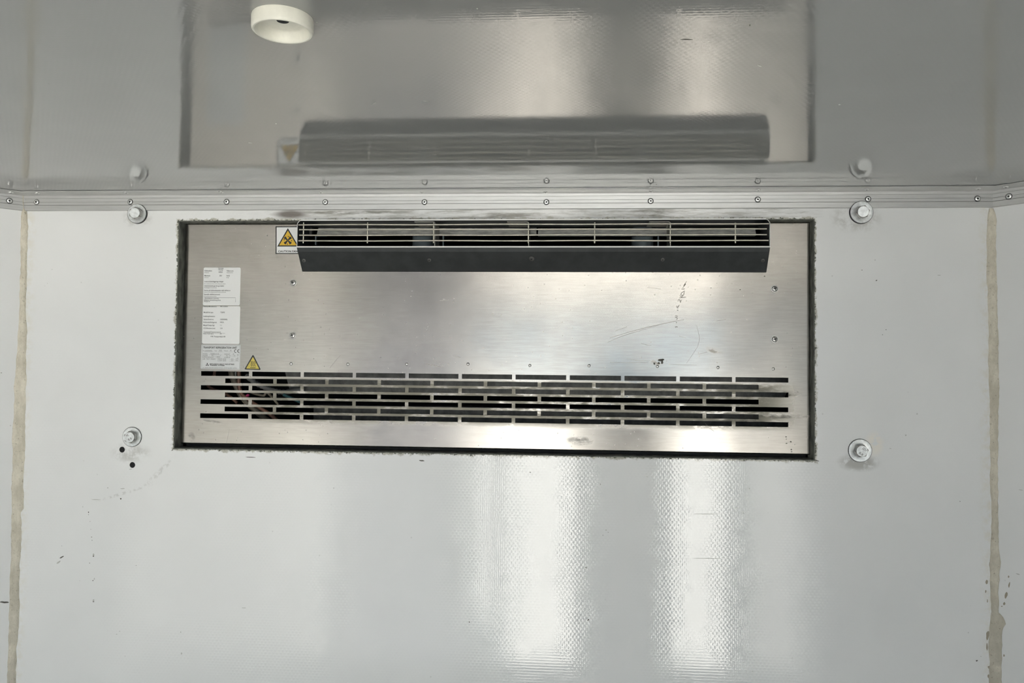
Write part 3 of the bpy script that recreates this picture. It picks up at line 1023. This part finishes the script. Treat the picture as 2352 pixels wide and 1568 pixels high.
# what shows through the intake slots: coil, pipes and cables on the left
mb = MB()
zc0, zc1 = at(1100, 842, 0.07).z, at(1100, 905, 0.07).z
pa, pb = at(652, 848, 0.07).x, at(668, 905, 0.07).x
mb.prism([(pa, 0.066, zc0), (at(1830, 880, 0.07).x, 0.066, zc0), (at(1800, 880, 0.07).x, 0.066, zc1), (pb, 0.066, zc1)], (0, 0.10, 0))
mb.build('coil_block', M['coil'], unit)
mb = MB()
mb.box(at(720, 960, 0.10).x, at(1830, 960, 0.10).x, 0.10, 0.16, at(1100, 985, 0.1).z, at(1100, 935, 0.1).z)
mb.build('drain_tray', M['coil'], unit)
def pipe(name, mat, pts, r, Y=0.06, seg=10, rings=0):
    P = []
    for it in pts:
        u, v = it[0], it[1]
        yy = it[2] if len(it) > 2 else Y
        p = at(u, v, yy)
        P.append(p)
    # smooth by Catmull-Rom
    out = []
    for i in range(len(P) - 1):
        p0, p1, p2, p3 = P[max(i - 1, 0)], P[i], P[i + 1], P[min(i + 2, len(P) - 1)]
        for k in range(6):
            t = k / 6
            out.append(0.5 * ((2 * p1) + (p2 - p0) * t + (2 * p0 - 5 * p1 + 4 * p2 - p3) * t * t + (3 * p1 - p0 - 3 * p2 + p3) * t ** 3))
    out.append(P[-1])
    rs = [r * (1.0 + (0.22 if (i % 2 and rings) else 0)) for i in range(len(out))]
    b = MB()
    b.tube(out, rs, seg)
    return b.build(name, mat, unit, 60)
pipe('copper_pipe', M['copper'], [(548, 835), (549, 860), (549, 885), (556, 905), (575, 920), (600, 938), (625, 955), (650, 980)], 0.0036, 0.050)
pipe('copper_pipe', M['copper'], [(490, 835), (492, 860), (478, 882), (486, 892), (520, 905), (545, 925)], 0.0028, 0.055)
pipe('insulated_hose', M['hose'], [(530, 835), (533, 860), (545, 890), (560, 915), (585, 940), (640, 990)], 0.006, 0.070)
pipe('corrugated_conduit', M['conduit'], [(565, 862), (585, 878), (605, 888), (630, 897), (655, 900), (700, 893)], 0.0042, 0.052, 10, 1)
pipe('cable', M['conduit'], [(542, 845), (541, 858), (541, 870)], 0.0016, 0.046)
pipe('cable', M['hose'], [(575, 900), (590, 905), (606, 908), (615, 902), (640, 930)], 0.0022, 0.05)
pipe('connector', M['magenta'], [(566, 909.5), (569, 907), (572, 908)], 0.0022, 0.040)
pipe('clip', M['teal'], [(651, 906), (662, 911), (690, 923)], 0.0028, 0.046)

# cross-recessed cover screws
def screw_mesh():
    b = MB()
    R = 0.0054
    b.lathe([(R * 1.25, -0.0002), (R * 1.25, 0.0005), (R * 1.18, 0.0009), (R, 0.0009), (R, 0.0018), (R * 0.92, 0.0028), (R * 0.7, 0.0036), (R * 0.3, 0.0040)], (0, 0, 0), (0, -1, 0), 24)
    return b.mesh('screw', [M['screw']], 40)
def recess_mesh():
    b = MB()
    R = 0.0030
    for a in (0.35, 0.35 + PI / 2):
        c, s = math.cos(a), math.sin(a)
        w = 0.0008
        b.prism([(c * R - s * w, -0.0036, s * R + c * w), (-c * R - s * w, -0.0036, -s * R + c * w), (-c * R + s * w, -0.0036, -s * R - c * w), (c * R + s * w, -0.0036, s * R - c * w)], (0, -0.00055, 0))
    return b.mesh('recess', [M['black']])
SCM, RCM = screw_mesh(), recess_mesh()
for (u, v) in [(674, 649.5), (672.5, 770), (1779, 663), (1779, 779)]:
    p = at(u, v, PY)
    o = put_rivet(unit, (p.x, PY, p.z), (0, -1, 0), 0.95, 'screw', SCM)
    r_ = bpy.data.objects.new('recess', RCM)
    COL.objects.link(r_)
    r_.parent = o
# small plain rivets above the intake
def dimple():
    b = MB()
    b.lathe([(0.0027, -0.0002), (0.0026, 0.0004), (0.0020, 0.0010), (0.0008, 0.0013)], (0, 0, 0), (0, -1, 0), 14)
    return b.mesh('panel_rivet', [M['screw']], 60)
DM = dimple()
for (u, v) in [(668.5, 835), (799, 836), (934, 836), (1075, 836), (1217, 839), (1353, 839.5), (1510, 841), (1649, 843.5), (1776, 847)]:
    p = at(u, v, PY)
    put_rivet(unit, (p.x, PY, p.z), (0, -1, 0), 1.0, 'panel_rivet', DM)

# ------------------------------------------------------------------ labels on the cover
def label_plate(name, corners, r, mat, label, lift=0.0003):
    pts = poly_px(corners, PY, 0.0)
    b = MB()
    b.prism(rounded(pts, r) if r else pts, (0, -lift, 0))
    return tag(b.build(name, mat, unit), label)
YL = PY - 0.0003
l1 = label_plate('information_label', [(468, 614.3), (553, 614.3), (551, 701), (466, 701)], 0.003, M['paper'], 'upper white label with lines of small black text')
b = MB()
for (s, u, v, w, h, bd) in [
    ('Varning', 501, 617.2, 13, 2.6, .012), ('Warning', 501.5, 620.6, 11, 2.4, .012),
    ('Köldmedium', 470, 623, 18, 3.0, .014), ('Refrigerant', 469.8, 626.6, 11, 2.0, .0), ('R452A', 502.5, 626, 9.5, 3.0, .014), ('Tillåtet tryck,', 520.5, 623.2, 17, 3.0, .008), ('Allowed pressure', 520.5, 626.8, 15.5, 2.0, .0),
    ('Maximum', 469.7, 634.2, 14, 3.0, .014), ('Maximum', 469.7, 638, 10, 2.0, .0), ('28,4', 504, 634.2, 6, 3.0, .01), ('bar(ö)', 520.3, 634.2, 8, 3.0, .012), ('bar(g)', 520, 638, 6, 2.0, .0),
    ('Lossa ej kylanläggnings slangar', 469.3, 647.6, 47, 3.0, .012), ('Do not disconnect hoses of the refrigeration system', 469.3, 652.2, 52, 2.0, .0),
    ('Utströmmande gas kan ge skador', 469.3, 657.6, 48.5, 3.0, .012), ('Streaming gas can cause injury', 469.2, 661.2, 30.5, 2.2, .004),
    ('Service på köldmediesystem skall utföras av', 469, 668, 64, 3.0, .012), ('Service on the refrigerant system shall be performed', 468.8, 671.6, 53, 2.0, .0),
    ('Speciellt utbildad personal', 469, 677.2, 38.5, 3.0, .012), ('by specially trained personnel', 468.8, 681.4, 30, 2.0, .0),
    ('Tillhandahållande av kylmedium', 469.3, 686.1, 35.5, 2.4, .006), ('Effektivt läcksökning finns', 469, 690.2, 40.5, 2.6, .010), ('fluorgas enl', 469, 693, 14, 2.4, .010)]:
    text_geo(b, s, u, v, w, h, YL, bd, 0.00015)
ribbon(b, poly_px([(470, 683.4), (541, 683.6), (541, 693.5)], YL), 0.00035, 0.0002)
b.build('lettering', M['ink'], l1, None, False)

l2 = label_plate('information_label', [(466, 703), (552, 703), (550, 790), (464, 789)], 0.003, M['paper'], 'middle white label listing unit data and installer name')
b = MB()
for (s, u, v, w, h, bd) in [
    ('Fabrikat/Manufacturer:', 468.2, 704.8, 32, 2.4, .012), ('MITSUBISHI', 506.5, 704.8, 17.5, 2.4, .008),
    ('Modell/Unit type:', 468, 718.4, 23.5, 3.0, .010), ('TSJ40S', 506, 718.4, 11, 3.0, .004),
    ('Inställning/Evaluation:', 467.3, 727.4, 28.5, 3.0, .010),
    ('Serienr/Serial no:', 467.7, 734.4, 24.5, 3.0, .010), ('22050004SL', 505.8, 734.6, 18, 3.0, .010),
    ('Köldmedie/Refrigerant:', 467.2, 741.2, 33, 3.0, .010), ('R452A', 505.8, 741.2, 9, 3.0, .008),
    ('Mängd/Charge (kg):', 467.2, 748, 27.5, 3.0, .010), ('1,1', 506, 748, 3.5, 3.0, .0),
    ('CO2 Ekvivalent (ton):', 467.2, 754.8, 29, 3.0, .010), ('2,36', 505.8, 755, 5.5, 3.0, .004),
    ('Trycktestad/Tested pressures', 467.3, 763.2, 42.5, 2.8, .006), ('Hö/Lå Tryck (bar):', 467, 767.4, 25, 2.8, .002), ('30', 505, 767.4, 4, 2.6, .008),
    ('VTK Transportkyla AB', 483.5, 774, 36, 3.2, .010)]:
    text_geo(b, s, u, v, w, h, YL, bd, 0.00015)
ribbon(b, poly_px([(467, 764.6), (517, 765.2)], YL), 0.0003, 0.0002)
b.build('lettering', M['ink'], l2, None, False)

l3 = label_plate('rating_plate', [(462.8, 791), (553, 791.7), (551, 848.8), (461, 846.5)], 0.002, M['plate'], 'silver rating plate with heading and maker logo')
b = MB()
ribbon(b, poly_px([(464.5, 792.7), (551.3, 793.4), (549.6, 846.9), (463.3, 845), (464.5, 792.7)], YL), 0.00035, 0.0002, 1)
text_geo(b, 'TRANSPORT REFRIGERATION UNIT', 466.5, 799.8, 82.5, 4.4, YL, .022, 0.00015)
for (s, u, v, w, h) in [('No.22050004SL', 466, 806.4, 23, 3.0), ('Year', 492.5, 806.6, 6.5, 2.8), ('2022', 503, 806.2, 7, 3.4), ('Month', 515, 806.7, 9, 2.8), ('05', 528.5, 806.2, 3.5, 3.2),
                        ('MODEL', 465.8, 814, 12, 3.0), ('TSJ40S-LV-E', 483, 813.8, 21, 3.2), ('WEIGHT', 515, 814.6, 14.5, 3.0), ('28', 535, 814.2, 3, 3.0), ('kg', 545, 815, 3, 3.0),
                        ('PHASE', 465.6, 817.6, 12, 2.8), ('AC', 486, 817.6, 5, 2.8), ('V', 505.5, 818, 2, 2.8), ('Hz', 519.5, 818.2, 4.5, 2.8), ('DC', 526.5, 818.2, 4, 2.8), ('12', 537, 818, 3, 3), ('V', 545, 818.4, 2.5, 2.8),
                        ('REFRIGERANT', 465.4, 821.2, 27.5, 2.8), ('R452A', 498, 820.8, 8, 2.8), ('CHARGE', 515, 822, 14.5, 2.8), ('kg', 544.8, 822.4, 3, 2.8),
                        ('AIR TEST PRESS.', 465.2, 825.4, 32, 2.8), ('HIGH SIDE', 500.5, 825.6, 20, 2.8), ('3.0', 530.5, 825.4, 5.5, 3.0), ('MPa', 541.5, 825.8, 7, 2.8),
                        ('LOW SIDE', 500.5, 829.2, 20, 2.8), ('2.0', 530.5, 829.2, 5.5, 3.0), ('MPa', 541.5, 829.6, 7, 2.8),
                        ('3-1 ASAHI NISHIBIWAJIMA KIYOSU, AICHI 452-8561 JAPAN', 466, 845.0, 82.5, 1.9)]:
    text_geo(b, s, u, v, w, h, YL, 0.0, 0.00015, 1)
for (u0, v0, u1, v1) in [(470, 807.2, 490, 807.2), (501, 807.2, 512, 807.4), (525, 807.6, 535, 807.8), (480, 814.6, 510, 814.8), (531, 815.2, 543, 815.4), (492, 818.2, 505, 818.4), (531, 819, 543, 819), (493, 821.8, 510, 822), (526, 826.3, 541, 826.4), (526, 829.9, 541, 830)]:
    ribbon(b, poly_px([(u0, v0), (u1, v1)], YL), 0.0002, 0.0002, 1)
text_geo(b, 'MITSUBISHI HEAVY INDUSTRIES', 482, 837, 59.5, 2.4, YL, .03, 0.00015)
text_geo(b, 'THERMAL SYSTEMS', 482, 839.8, 36, 2.2, YL, .03, 0.00015)
# CE mark
def arc(cx_, cy_, r, a0, a1, n=10):
    return [(cx_ + r * math.cos(math.radians(a0 + (a1 - a0) * k / n)), cy_ - r * math.sin(math.radians(a0 + (a1 - a0) * k / n))) for k in range(n + 1)]
ribbon(b, poly_px(arc(542.2, 806, 3.6, 80, 280), YL), 0.0009, 0.0002)
ribbon(b, poly_px(arc(549.2, 806, 3.6, 80, 280), YL), 0.0009, 0.0002)
ribbon(b, poly_px([(545.8, 806), (548.6, 806)], YL), 0.0008, 0.0002)
# three-diamond emblem
cx_, cy_ = 476.2, 837.2
for a in (90, 210, 330):
    d_ = (math.cos(math.radians(a)), -math.sin(math.radians(a)))
    p_ = (-d_[1], d_[0])
    L, W_ = 4.4, 1.35
    b.prism(poly_px([(cx_, cy_), (cx_ + d_[0] * L / 2 + p_[0] * W_, cy_ + d_[1] * L / 2 + p_[1] * W_), (cx_ + d_[0] * L, cy_ + d_[1] * L), (cx_ + d_[0] * L / 2 - p_[0] * W_, cy_ + d_[1] * L / 2 - p_[1] * W_)], YL), (0, -0.0002, 0))
b.build('lettering', [M['ink'], M['ink_grey']], l3, None, False)

# hot surface sticker
tri = poly_px([(581.2, 813.6), (599.4, 849.4), (561.2, 848.2)], PY)
b = MB(); b.prism(rounded(tri, 0.0028), (0, -0.0003, 0))
st = tag(b.build('hot_surface_sticker', M['ink'], unit), 'small yellow triangle sticker with three heat waves')
b = MB()
b.prism(rounded(poly_px([(581.2, 819.2), (595.4, 846.9), (565.2, 846.0)], PY - 0.0003), 0.0016), (0, -0.0002, 0))
b.build('yellow_field', M['yellow2'], st)
b = MB()
for k in (-1, 0, 1):
    cx_ = 581.4 + k * 4.0
    pts = [(cx_ - 1.2 + 0.9 * math.sin(t / 10 * 2 * PI) + 2.2 * t / 10, 829 + 12.2 * t / 10) for t in range(11)]
    ribbon(b, poly_px(pts, PY - 0.0005), 0.0010, 0.0002)
ribbon(b, poly_px([(574.5, 844), (587.2, 844.3)], PY - 0.0005), 0.0010, 0.0002)
b.build('heat_symbol', M['ink'], st)

# fan caution sticker, partly under the hood's side
b = MB(); b.prism(poly_px([(633.2, 519.6), (692, 519.4), (696, 583), (633, 583)], PY), (0, -0.0003, 0))
st = tag(b.build('fan_caution_sticker', M['ink'], unit), 'white sticker with yellow fan triangle partly hidden by the hood')
b = MB(); b.prism(poly_px([(635.4, 521.8), (690, 521.6), (694, 581), (635.2, 581)], PY - 0.0003), (0, -0.0001, 0))
b.build('white_field', M['paper'], st)
b = MB()
b.prism(poly_px([(661.2, 523.8), (686.2, 566), (636.8, 566)], PY - 0.0004), (0, -0.0001, 0))
b.build('black_border', M['ink'], st)
b = MB(); b.prism(poly_px([(661.2, 529.4), (681.5, 563.2), (641.4, 563.2)], PY - 0.0005), (0, -0.0001, 0))
b.build('yellow_field', M['yellow'], st)
b = MB()
cx_, cy_ = 661, 552
for a in (45, 135, 225, 315):
    a = math.radians(a)
    pts = [(cx_ + 1.2 * math.cos(a + 1.2), cy_ - 1.2 * math.sin(a + 1.2)), (cx_ + 7.0 * math.cos(a + 0.34), cy_ - 7.0 * math.sin(a + 0.34)), (cx_ + 10 * math.cos(a + 0.36), cy_ - 10 * math.sin(a + 0.36)),
           (cx_ + 11 * math.cos(a), cy_ - 11 * math.sin(a)), (cx_ + 10 * math.cos(a - 0.36), cy_ - 10 * math.sin(a - 0.36)), (cx_ + 7.0 * math.cos(a - 0.34), cy_ - 7.0 * math.sin(a - 0.34)), (cx_ + 1.2 * math.cos(a - 1.2), cy_ - 1.2 * math.sin(a - 1.2))]
    b.prism(poly_px(pts, PY - 0.0006), (0, -0.0001, 0))
for (u, v) in ((662.3, 543), (652.6, 550.5), (669.5, 552.5), (660, 560.4)):
    b.prism(poly_px([(u - 1.2, v - 1), (u + 1.2, v - 1.2), (u + 1.2, v + 1), (u - 1, v + 1.2)], PY - 0.0006), (0, -0.0001, 0))
b.build('fan_symbol', M['ink'], st)
b = MB()
text_geo(b, 'CAUTION FAN', 638.8, 579, 47, 4.2, PY - 0.0004, .03, 0.00015)
b.build('lettering', M['ink'], st, None, False)

# ------------------------------------------------------------------ scratches and pen marks on the cover
def mark(name, parent, pts, w_px, mat, Y=PY, lift=0.00008):
    b = MB()
    k = (1.325 + Y) / FPX
    n = len(pts)
    ws = [w_px * k * (0.35 + 0.65 * math.sin(PI * (i + 0.4) / (n - 0.2))) for i in range(n)]
    ribbon(b, poly_px(pts, Y), ws, lift)
    return b.build(name, mat, parent)
for pts, w_ in [([(1571, 734.2), (1550, 737.5), (1520, 744), (1480, 753), (1440, 764), (1400, 776)], 1.4), ([(1510, 748), (1470, 759), (1430, 771), (1395, 786)], 1.0),
                ([(1600, 747), (1604, 763), (1607, 778), (1603, 795), (1592, 812), (1577, 834)], 0.8), ([(1440, 750), (1425, 756), (1412, 760)], 0.9), ([(1472, 788), (1485, 792), (1497, 794)], 1.0),
                ([(1400, 832), (1440, 833), (1490, 831)], 0.9), ([(1440, 823), (1465, 828), (1495, 828)], 0.7), ([(1540, 836), (1570, 838), (1600, 838)], 0.8),
                ([(1486, 660), (1500, 661.5), (1518, 663.5)], 0.9), ([(757, 845), (770, 829), (782, 815)], 0.9), ([(1668, 733), (1645, 737)], 0.8), ([(1040, 816), (1050, 819), (1058, 821)], 0.9), ([(977, 835), (1000, 839), (1014, 843)], 1.4), ([(1620, 972), (1628, 982), (1640, 990)], 0.9), ([(520, 1018), (524, 1000), (527, 985)], 0.8), ([(1560, 772), (1575, 776)], 1.0), ([(1605, 813), (1625, 808)], 1.0), ([(1010, 690), (1030, 689)], .9)]:
    mark('scratch', me_, pts, w_ * 0.85, M['scratch'])
pen = [[(1577, 646), (1570, 656), (1575, 652), (1568, 661)], [(1565, 664), (1573, 663)], [(1564, 674), (1572, 668), (1570, 678), (1563, 677), (1566, 671)], [(1561, 679), (1566, 682), (1569, 677)],
       [(1560, 684), (1566, 683), (1576, 682)], [(1557, 693), (1558, 688), (1562, 689), (1563, 695), (1566, 688)], [(1553, 703), (1558, 704), (1560, 700)], [(1554, 706), (1558, 707)], [(1555, 712), (1558, 712)],
       [(1551, 725), (1557, 726)], [(1551, 728), (1556, 730)], [(1554, 734), (1556, 731)], [(1552, 741), (1555, 740)], [(1550, 751), (1554, 750), (1557, 751)]]
for pts in pen:
    d2 = []
    for i in range(len(pts) - 1):
        d2 += [pts[i], ((pts[i][0] + pts[i + 1][0]) / 2 + random.uniform(-.4, .4), (pts[i][1] + pts[i + 1][1]) / 2)]
    d2.append(pts[-1])
    mark('pen_mark', me_, d2, 1.5, M['pen'])
for (u, v, rx, rz) in [(1517, 827, 7, 3), (1521, 832, 3, 4), (1513, 834, 3, 3), (1503, 835, 2.2, 3), (1522, 825.5, 4, 2)]:
    pts = [(u + rx * math.cos(2 * PI * k / 10) * random.uniform(.75, 1.1), v + rz * math.sin(2 * PI * k / 10) * random.uniform(.75, 1.1)) for k in range(10)]
    b = MB(); b.prism(poly_px(pts, PY), (0, -0.00008, 0))
    b.build('dirt_spot', M['mark_dark'], me_)
for (u, v, rx, rz) in [(1805.5, 1003, 2, 1.3), (1806, 1008, 1.6, .9), (1806.5, 1018, 2, 1.2), (1816.5, 1014, 2, 1.5), (1817.5, 1032, 1.8, 1.8), (1818, 1037, 2, 1), (1700, 665, 1.5, 1), (1756, 634, 2.2, 1.3)]:
    pts = [(u + rx * math.cos(2 * PI * k / 8) * random.uniform(.7, 1.1), v + rz * math.sin(2 * PI * k / 8) * random.uniform(.7, 1.1)) for k in range(8)]
    b = MB(); b.prism(poly_px(pts, PY), (0, -0.00008, 0))
    b.build('dirt_spot', M['mark_dark'], me_)

# ------------------------------------------------------------------ chips and scuffs on the walls and ceiling
def scuff(u, v, rx, rz, ang=0.0, mat='mark_dark', parent=wall_front, plane=None):
    pts = []
    n = 11
    for k in range(n):
        a = 2 * PI * k / n
        x_, y_ = rx * math.cos(a) * random.uniform(.65, 1.1), rz * math.sin(a) * random.uniform(.6, 1.15)
        pts.append((u + x_ * math.cos(ang) - y_ * math.sin(ang), v + x_ * math.sin(ang) + y_ * math.cos(ang)))
    b = MB()
    if plane is None:
        b.prism(poly_px(pts, 0), (0, -0.00012, 0))
    else:
        p0, nn = plane
        b.prism([at_plane(a, c, p0, nn) for a, c in pts], nn * 0.00012)
    return b.build('scuff_mark', M[mat], parent)
for a in [(142, 1279, 6, 1.8, -.5), (134, 1291, 6, 2.2, -.6, 'mark_grey'), (214.5, 1277, 1.8, 1.6), (214.8, 1274, 2.5, 3.2, 0, 'mark_grey'), (214.6, 1381.5, 2.3, 1.2), (214.8, 1378, 2.2, 2.6, 0, 'mark_grey'), (203.4, 1176, 1.3, 2.0), (203.4, 1181.5, .9, .9),
          (207, 1197, .9, 1.2, 0, 'mark_grey'), (208.7, 1215, .8, 1.4, 0, 'mark_grey'), (210.5, 1233, 1.2, .9), (211.5, 1240.5, 1, .8), (213.5, 1333, 1.5, 1.2), (216.5, 1329, 1.2, 2.4, .3, 'mark_grey'), (206, 1292.5, 1.3, .8),
          (277.5, 1145, 2, 2.2), (282, 1121.6, 7, .9, -.05, 'mark_grey'), (247.5, 1120, 1.2, .9), (220, 1147, 12, .8, .03, 'mark_grey'), (268, 1456, 2, .9, -.4, 'mark_grey'), (275, 1449, 2, .8, -.4, 'mark_grey'), (313, 1298, 2, .9, -.1, 'mark_grey'),
          (415, 1451, 1.3, 2.2, -.3, 'mark_grey'), (417, 1500, 1.6, 3, .1, 'mark_grey'), (560, 1395.5, 6, .9, .02, 'mark_grey'), (575, 1049.5, 14, .8, .03), (969, 1057.5, 7, 1.6, .1), (755, 1043.5, 9, .8, .03, 'mark_grey'),
          (1351, 1423, 3.2, 1.4, -.7), (1218, 1084.5, 1.7, 1.2), (1392, 1217, 1.8, 1.4, 0, 'mark_grey'), (1397, 1222, 1.6, 1.2, 0, 'mark_grey'), (1385, 1229, 1.6, 1.4, 0, 'mark_grey'), (1379, 1112, 1.0, 1.6), (1486, 1094, 2, 1.3, .6, 'mark_grey'), (1346, 1303, 2.6, 2.4, 0, 'mark_grey'), (1078, 1428, 1.2, 1.6),
          (2013, 644, 2.4, 1.4, -.6), (1980, 620, 1.2, .8), (2035, 757, 1.3, 1), (2027, 768.5, 1.3, .9), (2157, 632, 5, .7, 0, 'mark_grey'), (2205, 1151, 1, 1), (2243.5, 1517, 2.6, 2.0, -.5), (2253, 1507, 1.6, 1, .3, 'mark_grey'), (1622, 1180, 30, .6, .01, 'mark_grey'), (1625, 1282, 36, .6, .01, 'mark_grey'), (1875, 1057, 9, 1.2, .25), (2045, 1029.5, 3, .8, 0, 'mark_grey'), (300, 1077, 4, .8, -.2, 'mark_grey')]:
    scuff(*a)
# residue flecks beside the right bead
for a in [(2266.5, 1336, 3, 6, .1, 'mark_tan'), (2264, 1358, 1.6, 4, .1, 'mark_tan'), (2268, 1380, 1.2, 5, 0, 'mark_tan'), (2268.5, 1458, 4, 12, .1, 'mark_tan'), (2267, 1485, 2, 10, 0, 'mark_tan'), (2272, 1532, 4, 4, 0, 'mark_tan'), (2271, 1553, 3, 6, 0, 'mark_tan'), (2274, 1300, 2, 14, -.1, 'mark_tan')]:
    scuff(*a)
wr = bpy.data.objects['wall_corner_right']
wl = bpy.data.objects['wall_corner_left']
PR = (Vector((WX, 0, 0)), Vector((-q, -q, 0)))
PL = (Vector((-WX, 0, 0)), Vector((q, -q, 0)))
for a in [(2316.5, 1324, 2, 3, 0), (2318, 1343, 2, 7, .2), (2311, 1366, 3.4, 9, .2), (2307, 1386, 3, 4, .1), (2301, 1392, 2.4, 1.4, 0), (2306, 1505, 2, 3, 0)]:
    scuff(*a, 'mark_tan', wr, PR)
for a in [(2345, 1125, 6, .8, .2), (2338, 1318, 5, 1, .3)]:
    scuff(*a, 'mark_grey', wr, PR)
scuff(11, 1382.5, 11, 2.4, .05, 'mark_dark', wl, PL)
scuff(3, 856, 2, .7, .1, 'mark_dark', wl, PL)
PC = (Vector((0, 0, CEIL)), Vector((0, 0, -1)))
for a in [(1577, 90.5, 14, 1.2, 0.03, 'mark_dark'), (1722.5, 58, 2, 2.5, 0, 'mark_dark'), (1745, 151, 6, 1.4, .3, 'mark_grey'), (978, 232.5, 9, 1.2, 0, 'mark_grey'), (858, 238, 8, .8, -.4, 'mark_grey'), (1096, 20, 2, 1, .3, 'mark_grey'), (1538, 171, 10, .7, .5, 'mark_grey'), (1508, 423.5, 2.2, 1, 0, 'mark_dark'), (634, 284, 1.8, 1, .3, 'mark_grey'), (728, 51, 1.2, .9, 0, 'mark_grey'), (1928, 240, 3, .8, 0, 'mark_grey'), (575, 328, 5, .8, .1, 'mark_grey')]:
    scuff(*a, ceiling, PC)

# ------------------------------------------------------------------ round fitting on the ceiling
cz = CEIL - 0.012
near = at_z(650, 43.5, cz)
far = at_z(648, 101, cz)
c = (near + far) / 2
RC = 0.0262
b = MB()
cc = Vector((c.x, c.y, CEIL))
prof = [(RC * 0.99, 0.0), (RC, 0.001), (RC, 0.0095), (RC * 0.985, 0.0112), (RC * 0.95, 0.0121), (RC * 0.90, 0.0121), (RC * 0.865, 0.0112), (RC * 0.85, 0.0095), (RC * 0.80, 0.0035), (RC * 0.74, 0.0022), (0.0052, 0.0022), (0.0050, 0.0010)]
b.lathe(prof, cc, (0, 0, -1), 64)
cup = tag(b.build('ceiling_fitting', M['cup'], None, 40), 'round cream plastic cup-shaped fitting hanging from the ceiling', 'fitting')
b = MB()
hc = cc
b.lathe([(0.0053, 0.0012), (0.0053, 0.00235)], hc, (0, 0, -1), 20)
b.build('centre_hole', M['void'], cup)
